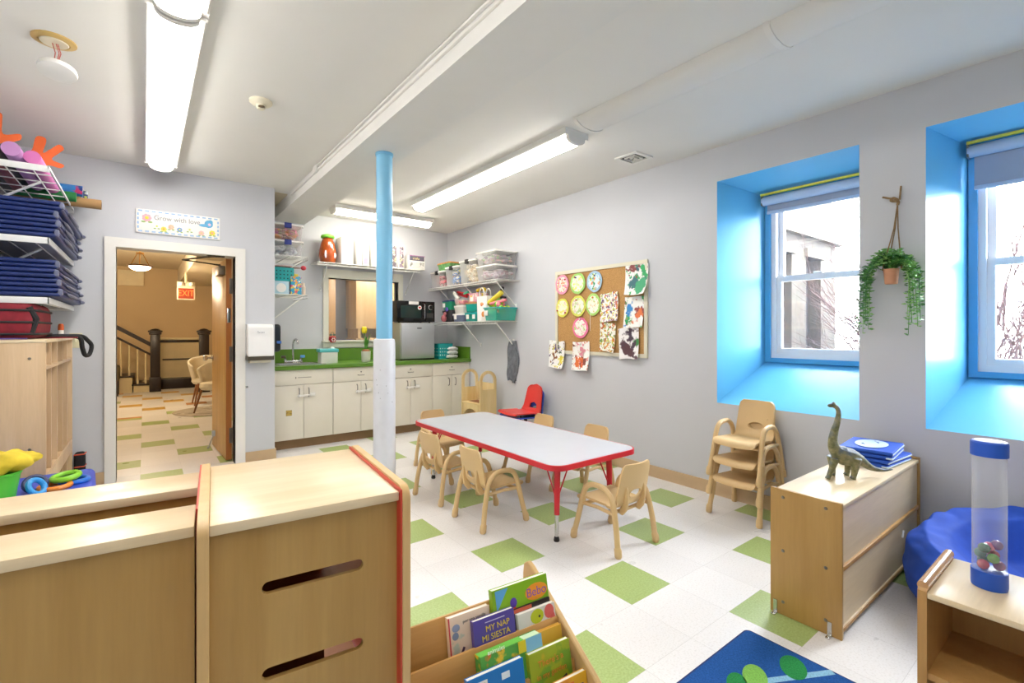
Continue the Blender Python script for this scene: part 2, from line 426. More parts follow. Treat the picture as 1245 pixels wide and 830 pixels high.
# adjacent room behind the pass-through
o = MB(); o.box(1.04, 4.4, 8.2, 8.3, 0, 2.7); struct(o.build('wall_nextroom', paint('#c9b99f', .6, name='tan wall'), smooth=False), 'tan wall of the room behind the pass-through window', 'wall')
o = MB(); o.box(1.0, 4.4, YB+.12, 8.2, 2.65, 2.7); struct(o.build('ceiling_nextroom', CEIL, smooth=False), 'ceiling of the room behind the pass-through', 'ceiling')
o = MB(); o.box(1.0, 4.4, YB+.12, 8.2, -.02, 0); struct(o.build('floor_nextroom', CEIL, smooth=False), 'floor of the room behind the pass-through', 'floor')
o = MB(); o.box(4.3, 4.4, YB+.1, 8.3, 0, 2.7); struct(o.build('wall_nextside', paint('#c8b48f', .6, name='tan hall wall'), smooth=False), 'tan side wall of the next room', 'wall')
o = MB(); o.box(1.32, 1.36, YB+.12, 13.6, 0, 2.7); struct(o.build('wall_partition', paint('#c8b48f', .6, name='tan hall wall'), smooth=False), 'tan partition between the hallway and the next room', 'wall')
bk = thing('storage_cupboard', 'pale wood cupboard seen through the pass-through window', 'cupboard', (3.15, 7.6, 0))
o = MB(); o.box(-.45, .75, 0, .5, 1.32, 2.3, .004); o.build('carcass', wood('#c3a273', '#d6b98c', 'z', name='pale birch'), bk)
o = MB(); o.box(-.45, .75, 0, .5, 1.02, 1.16, .004); o.build('lower_shelf', wood('#c3a273', '#d6b98c', 'z'), bk)
o = MB(); o.box(-.42, -.38, 0, .5, 0, 1.32); o.box(.7, .74, 0, .5, 0, 1.32); o.build('side_panel', wood('#c3a273', '#d6b98c', 'z'), bk)
o = MB(); o.box(2.3, 2.47, 7.9, 8.1, 0, 2.4, .004); tag(o.build('wooden_post', wood('#b98f5c', '#c9a574', 'z')), 'tan wooden post seen at the left of the pass-through', 'post')
o = MB(); o.box(2.5, 2.92, 8.1, 8.19, 0, 2.4, .004); tag(o.build('grey_panel', paint('#8d919d', .5, name='slate panel')), 'slate grey panel seen through the pass-through window', 'panel')
o = MB(); o.box(2.38, 2.66, 7.5, 7.7, 0, 1.14, .02); tag(o.build('blue_mat', paint('#2c4a9c', .5)), 'blue mat standing on end behind the pass-through window', 'mat')

# pass-through window 3
w3 = thing('window_3', 'cream framed pass-through window in the back wall', 'window', kind='structure')
o = MB(); a, b, c, d = BW; t = .065
o.prism([(a-t, c-.09), (b+t, c-.09), (b+t, d+.11), (a-t, d+.11)], [[(a, c), (b, c), (b, d), (a, d)]], 'xz', YB-.022, YB+.13)
o.build('frame', TRIMW, w3, smooth=False)
o = MB(); o.box(a-.08, b+.08, YB-.05, YB, c-.025, c, .004); o.build('sill', TRIMW, w3)
o = MB(); o.box(a, b, YB+.06, YB+.064, c, d); o.build('pane', clear('#ffffff', .04, .03, name='window glass'), w3, smooth=False)

# windows 1 and 2
GLASS = clear('#f4f8ff', .05, .02, name='window pane glass')
SASH = paint('#e9ecf2', .35, var=.02, name='white vinyl sash')
def sash_window(n, key, label):
    e, f, g, h = INN[key]
    r = thing('window_%d' % n, label, 'window', kind='structure')
    x = XI
    o = MB(); o.prism([(e, g), (f, g), (f, h), (e, h)], [[(e+.04, g+.035), (f-.04, g+.035), (f-.04, h-.02), (e+.04, h-.02)]], 'yz', x, x+.05); o.build('blue_casing', paint('#3f9fd6', .35, name='deep blue casing'), r, smooth=False)
    e += .04; f -= .04; g += .035; h -= .02
    o = MB(); o.prism([(e, g), (f, g), (f, h), (e, h)], [[(e+.035, g+.035), (f-.035, g+.035), (f-.035, h-.035), (e+.035, h-.035)]], 'yz', x+.02, x+.12); o.build('frame', SASH, r, smooth=False)
    zm = 1.69
    for nm, z0, z1, x0 in (('lower_sash', g+.035, zm+.02, x+.035), ('upper_sash', zm-.02, h-.035, x+.075)):
        o = MB(); o.prism([(e+.035, z0), (f-.035, z0), (f-.035, z1), (e+.035, z1)], [[(e+.072, z0+.042), (f-.072, z0+.042), (f-.072, z1-.042), (e+.072, z1-.042)]], 'yz', x0, x0+.035)
        s = o.build(nm, SASH, r, smooth=False)
        o = MB(); o.box(x0+.015, x0+.019, e+.07, f-.07, z0+.04, z1-.04); o.build('pane', GLASS, s, smooth=False)
    o = MB(); o.box(x+.022, x+.04, (e+f)/2-.03, (e+f)/2+.03, zm+.018, zm+.034, .003); o.build('sash_lock', SASH, r)
    return r
sash_window(1, 'w1', 'white double-hung window in the blue recess left of the hanging plant')
sash_window(2, 'w2', 'white double-hung window in the blue recess right of the hanging plant')
BL1 = paint('#9fa9bd', .7, var=.04, name='blue grey blind fabric'); BL2 = paint('#b5c6e0', .5, name='pale blind roll')
YEL = paint('#d8d44a', .6, name='yellow tape')
def blind(key, drop_z, label):
    e, f, g, h = INN[key]
    r = thing('roller_blind', label, 'blind', (XI-.045, 0, h))
    o = MB(); o.tube([(0, e+.02, -.055), (0, f-.005, -.055)], .035, 16); o.build('roll', BL2, r)
    o = MB(); o.box(.02, .024, e+.03, f-.03, drop_z-h, -.055); o.build('fabric', BL1, r)
    o = MB(); o.box(.012, .032, e+.03, f-.03, drop_z-h-.012, drop_z-h+.012, .004); o.build('hem_bar', BL2, r)
    o = MB(); o.box(-.045, -.03, e+.01, f-.005, -.018, -.002); o.build('yellow_strip', YEL, r)
    o = MB(); o.box(-.03, .03, f-.012, f-.002, -.09, -.015); o.box(-.03, .03, e+.002, e+.012, -.09, -.015); o.build('bracket', paint('#6b6f70', .5), r)
blind('w1', 2.215, 'blue grey roller blind rolled nearly up above the window left of the plant')
blind('w2', 2.13, 'blue grey roller blind hanging lower in the window right of the plant')

# ================================================================== ceiling things
LAMPK = emit('#fff6e6', 33.0, 'bright kitchen diffuser')
LAMP = emit('#fffaf2', 22.5, 'fluorescent diffuser')
LAMPR = emit('#fffaf0', 10.0, 'dimmer diffuser')
def fixture(label, loc, rz, L, w=.16, mat=None):
    r = thing('ceiling_light', label, 'ceiling light', loc, rz)
    h = .095
    hw = w/2+.03
    o = MB(); o.prism([(-hw, 0), (-hw, -.04), (-hw+.006, -.046), (hw-.006, -.046), (hw, -.04), (hw, 0)], [], 'xz', -L/2, L/2); o.build('housing', WHITE, r)
    n = 12; prof = [(w/2*math.cos(PI*k/n), -.044-(h-.044)*math.sin(PI*k/n)**.75) for k in range(n+1)]
    segs = 2 if L > 1.5 else 1
    for q in range(segs):
        y0 = -L/2+.025+(L-.05)*q/segs; y1 = -L/2+.025+(L-.05)*(q+1)/segs-(.004 if q == 0 and segs == 2 else 0)
        o = MB(); o.prism(prof, [], 'xz', y0, y1); o.build('diffuser', mat or LAMP, r)
    for s in (-1, 1):
        o = MB(); y0 = s*(L/2+.004)
        prof2 = [(x*1.06, z*1.04) for x, z in prof]+[(-hw-.003, -.048), (-hw-.003, 0), (hw+.003, 0), (hw+.003, -.048)]
        o.prism(prof2, [], 'xz', min(y0, y0-s*.025), max(y0, y0-s*.028)); o.build('end_cap', WHITE, r, smooth=False)
    return r
fixture('long fluorescent light above the doorway side, left of the beam', (.115, 3.74, ZC), 0, 2.45)
fixture('fluorescent light at the top edge of the photo, end to end with the long one', (.115, 1.27, ZC), 0, 2.44)
fixture('long fluorescent light above the play table, right of the beam', (2.45, 3.65, ZC), 0, 2.46)
fixture('short fluorescent light above the kitchenette counter', (2.32, 5.55, ZC), PI/2, 1.24, .15, mat=LAMPK)
fixture('added unseen fluorescent light behind the viewpoint, left of the beam', (.115, -1.2, ZC), 0, 2.44, mat=LAMPR)  # unseen fixture added as fill for the room
fixture('added unseen fluorescent light behind the viewpoint, right of the beam', (2.9, -1.2, ZC), 0, 2.0, mat=emit('#fffaf0', 3.0, 'weak diffuser'))  # second unseen fixture, added as weak fill

sm = thing('smoke_detector', 'white smoke alarm dangling by wires from its gold ceiling plate', 'smoke alarm', (-.35, 3.24, ZC))
o = MB(); o.lathe([(.085, 0), (.085, -.006), (.06, -.012), (.058, -.004), (.03, -.004)], 24); o.build('ceiling_plate', paint('#cfae6a', .4, name='brass plate'), sm)
o = MB(); o.lathe([(.055, -.012), (.052, -.016), (.02, -.016)], 20); o.build('socket', paint('#e6ddc4', .5), sm)
o = MB()
for dx in (-.008, .006, .012): o.tube([(dx, 0, -.01), (dx+.012, 0, -.06), (dx*.5, .01, -.13)], .0022, 5)
o.build('wire', paint('#b85a4e', .5), sm)
o = MB(); o.lathe([(.0, .02), (.045, .02), (.072, .012), (.076, 0), (.074, -.012), (.05, -.022), (0, -.024)], 28, M=TR(.012, .0, -.145) @ Matrix.Rotation(R(4), 4, 'Y') @ Matrix.Rotation(R(-14), 4, 'X')); o.build('alarm_body', PAPERW, sm)
hd = thing('heat_detector', 'small cream heat detector on the ceiling between the light and the beam', 'heat detector', (.577, 3.31, ZC))
o = MB(); o.lathe([(.065, 0), (.066, -.012), (.055, -.022), (.03, -.026), (.026, -.045), (.018, -.052), (0, -.052)], 24); o.build('base', paint('#e6dfc8', .45), hd)
o = MB(); o.lathe([(.019, -.04), (.02, -.046), (.005, -.05)], 12, c=(.0, -.02, 0)); o.build('sensor', paint('#6b5a40', .5), hd)
vt = thing('ceiling_vent', 'small white ceiling vent with dark slats near the right wall', 'vent', (3.2, 2.505, ZC), R(0))
o = MB(); o.prism([(-.11, -.11), (.11, -.11), (.11, .11), (-.11, .11)], [[(-.08, -.08), (.08, -.08), (.08, .08), (-.08, .08)]], 'xy', -.012, 0); o.build('frame', WHITE, vt, smooth=False)
o = MB(); o.box(-.08, .08, -.08, .08, -.002, -.001); o.build('duct', paint('#3c3a36', .7), vt, smooth=False)
o = MB()
for k in range(2): o.prism(rrect(-.055+.03*k, .055-.03*k, -.055+.03*k, .055-.03*k, .002, 1), [rrect(-.045+.03*k, .045-.03*k, -.045+.03*k, .045-.03*k, .001, 1)], 'xy', -.014, -.004)
o.build('slat', WHITE, vt, smooth=False)
pd = thing('ceiling_duct', 'white round-bottomed pipe cover running along the ceiling near the windows', 'pipe cover', (2.42, 0, ZC))
n = 8; prof = [(.13*math.cos(PI*k/n), -.055*math.sin(PI*k/n)) for k in range(n+1)]
o = MB(); o.prism(prof, [], 'xz', YK, 2.27); o.build('cover', CEIL, pd)
o = MB(); o.prism([(x*1.08, z*1.1) for x, z in prof], [], 'xz', 2.262, 2.29); o.build('end_cap', WHITE, pd)
o = MB(); o.prism([(x*1.05, z*1.06) for x, z in prof], [], 'xz', 1.02, 1.05); o.build('joint_ring', WHITE, pd)

# ================================================================== door wall things
sg = thing('wall_sign', 'white wooden sign with painted flowers above the doorway', 'sign', (.255, YD, 2.235))
o = MB(); o.box(-.312, .312, -.014, 0, -.103, .103, .003); o.build('board', PAPERW, sg)
o = MB()
for k in range(13):
    x = -.28+k*.0465
    for z in (-.088, .088): o.box(x-.014, x+.014, -.0155, -.013, z-.006, z+.006)
for k in range(4):
    z = -.055+k*.037
    for x in (-.296, .296): o.box(x-.006, x+.006, -.0155, -.013, z-.011, z+.011)
o.build('dashed_border', paint('#9fc3e6', .6), sg, smooth=False)
text_obj('lettering', 'Grow with love', .058, paint('#8e8e92', .6), sg, (-.015, -.0155, .038), (PI/2, 0, 0), sx=.92)
rr = random.Random(2)
fl_ = [(-.235, .03, .034, '#eeb2c0', '#e9d64d'), (-.165, -.035, .02, '#eef0f0', '#dfe36a'), (-.115, -.055, .022, '#efe06a', '#e8b94d'), (-.062, -.03, .022, '#f0bda0', '#f0c9b0'), (.0, -.045, .02, '#7a9fd6', '#d6e26a'), (.075, -.035, .02, '#eef0e6', '#e3e067'), (.165, -.055, .022, '#f2c6c0', '#ead6a0'), (.25, -.045, .024, '#efdf4e', '#f0b0a0')]
for x, z, r_, c1, c2 in fl_:
    o = MB()
    for k in range(7):
        a = 2*PI*k/7; o.ball((x+r_*.62*math.cos(a), -.0148, z+r_*.62*math.sin(a)), (r_*.42, .0014, r_*.42), 8)
    fo = o.build('painted_flower', paint(c1, .6), sg)
    o = MB(); o.ball((x, -.0158, z), (r_*.42, .0014, r_*.42), 8); o.build('flower_centre', paint(c2, .6), fo)
    o = MB()
    for s in (-1, 1): o.ball((x+s*r_*.7, -.0148, z-r_*1.05), (r_*.5, .0012, r_*.26), 8)
    o.build('leaf', paint('#9fbf78', .6), fo)
o = MB(); o.ball((.222, -.015, .035), (.034, .002, .036), 14); o.ball((.19, -.0152, .018), (.045, .002, .014), 12); o.ball((.235, -.0153, .055), (.02, .002, .02), 10); o.build('painted_bird', paint('#67b3dc', .6), sg)
o = MB(); o.ball((.228, -.0172, .03), (.013, .001, .013), 10); o.build('bird_wing', paint('#e6c9dc', .6), sg)

pt = thing('towel_dispenser', 'white paper towel dispenser on the wall right of the doorway', 'dispenser', (.895, YD, 1.03))
o = MB(); o.prism([(-.0, .03), (-.13, .0), (-.13, .06), (-.112, .29), (-.09, .315), (0, .318)], [], 'yz', -.113, .113)
sh = o.build('cover', paint('#f3f3f3', .3, var=.01), pt)
bv = sh.modifiers.new('b', 'BEVEL'); bv.width = .012; bv.segments = 3; bake(sh)
o = MB(); o.box(-.118, .118, -.118, 0, -.035, .008, .006); o.build('tray', paint('#4c4438', .5), pt)
o = MB(); o.box(-.095, .095, -.1, -.02, -.06, -.034, .004); o.build('hanging_towel', paint('#d9d3c0', .7), pt)
text_obj('lettering', 'Scott', .03, paint('#a6aab0', .5), pt, (0.0, -.1265, .235), (PI/2-R(4.5), 0, R(0)))
sd = thing('soap_dispenser', 'black soap dispenser behind the white towel dispenser', 'dispenser', (1.04, 5.52, 1.06))
o = MB(); o.box(0, .105, -.06, .06, 0, .29, .03, seg=4); o.build('body', paint('#1a2029', .3), sd)
o = MB(); o.box(.06, .108, -.061, .061, .085, .115, .004); o.build('blue_band', paint('#3f6fc0', .3), sd)

# light switch, behind the locker strap
ls = thing('light_switch', 'cream light switch plate on the wall left of the doorway', 'switch', (-.44, YD, 1.2))
o = MB(); o.box(-.04, .04, -.008, 0, -.06, .06, .003); o.build('plate', paint('#e2dcb8', .4), ls)
o = MB(); o.box(-.006, .006, -.018, -.006, -.012, .012, .002); o.build('toggle', paint('#efeacb', .4), ls)


# ================================================================== kitchenette
CAB = paint('#e6e0d2', .38, var=.02, name='cream cabinet laminate')
GREEN = paint('#5f8a2c', .3, var=.08, scale=9, name='green laminate')
TOE = paint('#8d6f4b', .5, var=.1, name='brown toe kick')
HAND = paint('#8f8a84', .28, metal=.9, name='brushed nickel')
def cabinet(x0, x1, label, lock=True, spark=True):
    t = thing('base_cabinet', label, 'cabinet', ((x0+x1)/2, 5.53, 0))
    w = (x1-x0)/2
    o = MB(); o.box(-w, -w+.016, .02, .6, .1, .858); o.box(w-.016, w, .02, .6, .1, .858); o.box(-w+.016, w-.016, .02, .6, .1, .116); o.box(-w+.016, w-.016, .58, .6, .116, .858); o.build('carcass', CAB, t, smooth=False)
    o = MB(); o.box(-w, w, .055, .07, 0, .1); o.build('toe_kick', TOE, t, smooth=False)
    d = MB().box(-w+.003, w-.003, 0, .02, .695, .855, .002).build('drawer', CAB, t)
    if spark:
        o = MB(); o.tube([(-.04, -.004, .765), (-.03, -.02, .762), (.03, -.02, .762), (.04, -.004, .765)], .004, 6); o.build('handle', HAND, d)
        o = MB(); o.lathe([(.008, 0), (.008, .008)], 10, M=TR(0, 0, .8) @ Matrix.Rotation(PI/2, 4, 'X')); o.build('drawer_lock', HAND, d)
    else:
        o = MB(); o.box(-.06, .08, -.002, 0, .768, .774); o.ball((-.08, 0, .77), (.006, .004, .012), 6); o.build('worn_mark', HAND, d)
    for s in (-1, 1):
        a, b = (-w+.003, -.0015) if s < 0 else (.0015, w-.003)
        q = MB().box(a, b, 0, .02, .105, .69, .002).build('door', CAB, t)
        x = s*.05
        o = MB(); o.tube(catmull([(x, 0, .655), (x, -.022, .65), (x, -.03, .61), (x, -.022, .565), (x, 0, .56)], 4), .005, 6); o.build('handle', HAND, q)
    if lock:
        o = MB(); o.tube([(-.07, -.026, .575), (.11, -.028, .585)], .007, 6); o.box(.06, .115, -.035, -.01, .562, .6, .005); o.box(-.06, -.04, -.035, -.01, .565, .59, .004); o.tube([(-.07, -.026, .565), (.09, -.03, .57)], .004, 6)
        o.build('child_lock', PAPERW, t)
    return t
cabinet(1.07, 1.70, 'cream base cabinet under the sink beside the alcove wall', True, False)
cabinet(1.70, 2.345, 'cream base cabinet under the tulip pot, partly behind the column')
cabinet(2.345, 2.965, 'cream base cabinet under the small fridge')
cabinet(2.965, 3.535, 'cream base cabinet in the right corner under the teal basket', False)
o = MB(); o.box(-.03, .03, -.003, 0, -.03, .03, .002); tag(o.build('photo_sticker', splat('#b59a4a', ['#4f7a3c', '#7b5b35'], 4, 30), loc=(1.235, 5.53, .395)), 'small brownish sticker on the left door of the sink cabinet', 'sticker')
ct = thing('worktop', 'continuous green laminate worktop with a green backsplash', 'worktop', (0, 0, 0))
SK = (1.16, 1.62, 5.62, 5.98)
o = MB(); o.prism([(1.052, 5.5), (XR-.002, 5.5), (XR-.002, YB-.002), (1.052, YB-.002)], [[(SK[0], SK[2]), (SK[1], SK[2]), (SK[1], SK[3]), (SK[0], SK[3])]], 'xy', .86, .9); o.build('counter_slab', GREEN, ct, smooth=False)
o = MB(); o.box(1.045, XR-.024, YB-.021, YB-.002, .901, 1.06); o.box(XR-.022, XR-.002, 5.52, YB-.002, .901, 1.06); o.build('backsplash', GREEN, ct, smooth=False)
sk = thing('sink', 'small stainless sink set into the green worktop', 'sink', (1.39, 5.8, .9))
o = MB(); o.prism(rrect(-.26, .26, -.2, .28, .03), [rrect(-.21, .21, -.165, .165, .04)], 'xy', .0005, .006); o.build('rim', paint('#cfcbbf', .25, metal=.85, name='steel rim'), sk)
o = MB(); q = rrect(-.21, .21, -.165, .165, .04); o.add([(x, y, .003) for x, y in q]+[(x*.92, y*.92, -.15) for x, y in q], [(i, (i+1) % len(q), len(q)+(i+1) % len(q), len(q)+i) for i in range(len(q))]+[tuple(range(len(q), 2*len(q)))]); o.build('basin', paint('#b6b6b2', .3, metal=.85, name='steel basin'), sk)
fc = thing('faucet', 'chrome gooseneck faucet behind the sink', 'faucet', (1.39, 6.02, .906))
o = MB(); o.box(-.1, .1, -.028, .028, 0, .03, .01); o.build('base', CHROME, fc)
o = MB(); o.tube(catmull([(0, 0, .02), (0, 0, .12), (0, 0, .22), (.008, -.02, .265), (.018, -.06, .275), (.025, -.1, .25), (.026, -.105, .22)], 5), .011, 10); o.build('spout', CHROME, fc)
for s, c in ((-1, '#5b4a3c'), (1, '#5b9ad6')):
    o = MB(); o.lathe([(.018, .025), (.014, .05), (.016, .055)], 12, c=(s*.085, 0, 0)); hh = o.build('tap_handle', CHROME, fc)
    o = MB(); o.box(s*.085-.045 if s < 0 else s*.085-.005, s*.085+.005 if s < 0 else s*.085+.045, -.012, .012, .055, .085, .006); o.build('tap_lever', paint(c, .3), hh)
wp = thing('wipes_box', 'white box with a teal lid on the worktop beside the sink', 'box', (1.71, 5.76, .9))
o = MB(); o.box(-.095, .095, -.07, .07, 0, .135, .008); o.build('body', paint('#d9dcd4', .4), wp)
o = MB(); o.box(-.11, .105, -.078, .078, .13, .17, .008); o.build('lid', paint('#59b9bd', .4), wp)
o = MB(); o.ball((.05, 0, .178), (.03, .02, .014), 8); o.build('tissue', PAPERW, wp)
tp = thing('tulip_pot', 'yellow tulip in a white pot on the worktop left of the column', 'potted plant', (2.16, 5.74, .9))
o = MB(); o.lathe([(.045, 0), (.052, .01), (.056, .12), (.057, .13), (.05, .13), (.048, .11)], 20); o.build('pot', paint('#dcdad2', .4), tp)
o = MB(); o.lathe([(.0, .125), (.05, .125), (.04, .15), (.0, .16)], 14); o.build('bulb', paint('#a0623a', .6), tp)
o = MB(); o.tube([(0, 0, .14), (-.01, 0, .25), (-.02, 0, .36)], .006, 6); o.build('stem', paint('#4f8a2f', .5), tp)
o = MB()
for a, L, lean in ((.3, .2, .06), (2.6, .24, .05), (4.4, .17, .08), (-.5, .22, .04)):
    ca, sa = math.cos(a), math.sin(a)
    o.grid(lambda u, v: (ca*(lean*v*v+.012)-sa*(u-.5)*.04*math.sin(PI*(.15+.8*v)), sa*(lean*v*v+.012)+ca*(u-.5)*.04*math.sin(PI*(.15+.8*v)), .14+L*v), 2, 6)
o.build('leaf', paint('#4b8f35', .45), tp)
o = MB()
for k in range(5):
    a = 2*PI*k/5; o.ball((-.02+.016*math.cos(a), .016*math.sin(a), .39), (.02, .02, .045), 8)
o.build('petals', paint('#f0da1c', .45), tp)
fg = thing('mini_fridge', 'small silver fridge standing on the green worktop', 'fridge', (2.83, 5.66, .9))
o = MB(); o.box(-.24, .24, .045, .46, .012, .485, .008); o.build('body', paint('#a8a799', .35, metal=.5, name='fridge side'), fg)
o = MB(); o.box(-.235, .235, 0, .042, .02, .482, .01); dd = o.build('door', paint('#bcbec3', .35, metal=.55, var=.03, name='brushed silver'), fg)
o = MB(); o.box(-.02, .045, -.002, .0, .405, .425, .001); o.build('badge', paint('#6f7175', .4), dd)
o = MB(); o.box(-.235, .235, .01, .45, 0, .02); o.build('base', BLACK, fg, smooth=False)
mw = thing('microwave', 'black microwave standing on top of the small fridge', 'microwave', (2.83, 5.72, 1.386))
o = MB(); o.box(-.27, .27, .02, .36, .012, .285, .006); o.build('body', paint('#17130f', .3), mw)
dd = MB().box(-.27, .13, 0, .02, .014, .283, .004).build('door', paint('#0d0d0e', .12), mw)
o = MB(); o.box(-.22, .07, -.002, 0, .06, .22, .001); o.build('door_window', paint('#1d2f2c', .1), dd)
o = MB(); o.tube([(.105, 0, .05), (.105, -.03, .06), (.105, -.03, .24), (.105, 0, .25)], .008, 8); o.build('handle', CHROME, dd)
cp = MB().box(.135, .27, 0, .02, .014, .283, .004).build('control_panel', paint('#121212', .2), mw)
o = MB(); o.lathe([(.035, 0), (.034, .015), (.028, .02), (0, .021)], 18, M=TR(.2, 0, .205) @ Matrix.Rotation(PI/2, 4, 'X')); o.build('dial', CHROME, cp)
o = MB(); o.lathe([(.028, .0), (.026, .024), (0, .025)], 18, M=TR(.2, 0, .205) @ Matrix.Rotation(PI/2, 4, 'X')); o.build('dial_face', BLACK, cp)
o = MB(); o.box(.15, .25, -.0015, 0, .07, .13); o.build('keypad', paint('#3a3a3a', .4), cp)
for x in (-.22, .22):
    for y in (.06, .32):
        o = MB(); o.lathe([(.015, 0), (.015, .014)], 8, c=(x, y, 0)); o.build('foot', BLACK, mw)
o = MB(); o.box(-.07, .07, -.0018, 0, -.02, .02); tag(o.build('paper_note', PAPERW, loc=(2.79, 5.718, 1.645)), 'white paper strip stuck at the top of the microwave door', 'note')
hs = thing('heart_sticker', 'round white sticker with a red heart on the microwave door', 'sticker', (2.875, 5.717, 1.585))
o = MB(); o.lathe([(.028, 0), (.028, .001)], 16, M=Matrix.Rotation(PI/2, 4, 'X')); o.build('disc', PAPERW, hs)
o = MB(); o.ball((-.007, -.0016, .004), (.01, .001, .01), 8); o.ball((.007, -.0016, .004), (.01, .001, .01), 8); o.ball((0, -.0016, -.006), (.009, .001, .013), 8); o.build('heart', paint('#d0282c', .5), hs)
bs = thing('basket', 'teal perforated basket in the worktop corner right of the fridge', 'basket', (3.265, 5.8, .901))
TEALS = paint('#19a3a6', .35, name='teal plastic')
o = MB()
q0 = rrect(-.1, .1, -.08, .08, .03); q1 = rrect(-.115, .115, -.095, .095, .03); n = len(q0)
o.add([(x, y, .003) for x, y in q0]+[(x, y, .2) for x, y in q1]+[(x*1.05, y*1.05, .205) for x, y in q1], [tuple(range(n))]+[(i, (i+1) % n, n+(i+1) % n, n+i) for i in range(n)]+[(n+i, n+(i+1) % n, 2*n+(i+1) % n, 2*n+i) for i in range(n)])
bo = o.build('basket_body', TEALS, bs); sl = bo.modifiers.new('s', 'SOLIDIFY'); sl.thickness = .004; bake(bo)
o = MB()
for z in (.05, .095, .14):
    for k in range(6):
        o.ball((-.085+k*.034, -.083-.07*z*.9, z), (.008, .004, .011), 6)
for z in (.05, .095, .14):
    for k in range(4): o.ball((-.102-.07*z, -.06+k*.04, z), (.004, .008, .011), 6)
o.build('perforation', paint('#dff3f2', .5), bs)
rr = random.Random(5)
for k, (x, y, z, lab) in enumerate([(3.33, 5.66, .93, 'bottom'), (3.34, 5.66, .985, 'middle'), (3.35, 5.67, 1.035, 'top')]):
    o = MB(); o.ball((0, 0, 0), (.09-.006*k, .05, .026), 14, fn=lambda p: p+Vector((0, 0, .006*math.sin(p.x*90)+.004*math.cos(p.y*130))))
    tag(o.build('folded_cloth', paint('#d5d7d6', .85, var=.12, scale=30), loc=(x, y, z)), 'bunched white cloth, %s of the pile in front of the teal basket' % lab, 'cloth', 'cloths by the teal basket')
# red ornament hanging on the pass-through sill
rh = thing('hanging_ornament', 'red ornament with a white flower and green bow on the pass-through frame', 'ornament', (1.872, 6.115, 1.13))
o = MB(); o.lathe([(0, 0), (.035, .008), (.045, .04), (.042, .075), (.02, .085), (0, .085)], 14); o.build('body', paint('#b3202b', .4), rh)
o = MB(); o.tube([(-.02, 0, .08), (-.018, 0, .12), (0, 0, .135), (.018, 0, .12), (.02, 0, .08)], .004, 6); o.ball((-.02, -.01, .1), (.02, .008, .012), 8); o.ball((.02, -.01, .1), (.02, .008, .012), 8); o.build('bow', paint('#54655a', .6), rh)
o = MB()
for k in range(6): a = PI*k/3; o.ball((.018*math.cos(a), -.042, .04+.018*math.sin(a)), (.009, .004, .009), 6)
o.build('white_flower', PAPERW, rh)

# ---------------------------------------------------------------- wire shelves
def wire_shelf(label, M, L, D, wires=22, brackets=(.15, .85), drop_=.26, lip=.03):
    """L along local x, D = depth along local -y from the wall at y=0"""
    t = bpy.data.objects.new('wire_shelf', None); C.objects.link(t); t.matrix_world = M; tag(t, label, 'shelf')
    o = MB()
    for y, z in ((-.01, 0), (-D*.5, 0), (-D, 0), (-D, -lip)): o.tube([(0, y, z), (L, y, z)], .004, 6)
    o.build('rail', WIRE, t)
    o = MB()
    for k in range(wires+1):
        x = L*k/wires; o.tube([(x, 0, .003), (x, -D, .003), (x, -D-.002, -lip)], .0022, 5)
    o.build('wire_deck', WIRE, t)
    for b in brackets:
        x = L*b
        o = MB(); o.tube([(x, -D+.02, -.01), (x, -.004, -drop_)], .0065, 6); o.box(x-.008, x+.008, -.006, 0, -drop_-.02, -drop_+.03); o.build('bracket', WIRE, t)
    return t
def frame(x, y, z, rz): return TR(x, y, z) @ rotz(rz)
wire_shelf('white wire shelf above the pass-through window', frame(1.62, YB, 2.095, 0), 1.32, .3, 26, (.09, .95), .3)
wire_shelf('upper white wire shelf on the right wall holding clear totes', frame(XR, 6.1, 1.875, -PI/2), 1.66, .33, 30, (.16, .55, .96), .3)
wire_shelf('lower white wire shelf on the right wall holding small toy bins', frame(XR, 6.1, 1.393, -PI/2), 1.62, .3, 30, (.52, .96), .3)
wire_shelf('upper white wire shelf on the alcove side wall', frame(1.04, 5.45, 2.075, PI/2), .65, .37, 14, (.2,), .3)
wire_shelf('lower white wire shelf on the alcove side wall', frame(1.04, 5.45, 1.665, PI/2), .65, .37, 14, (.2,), .3)

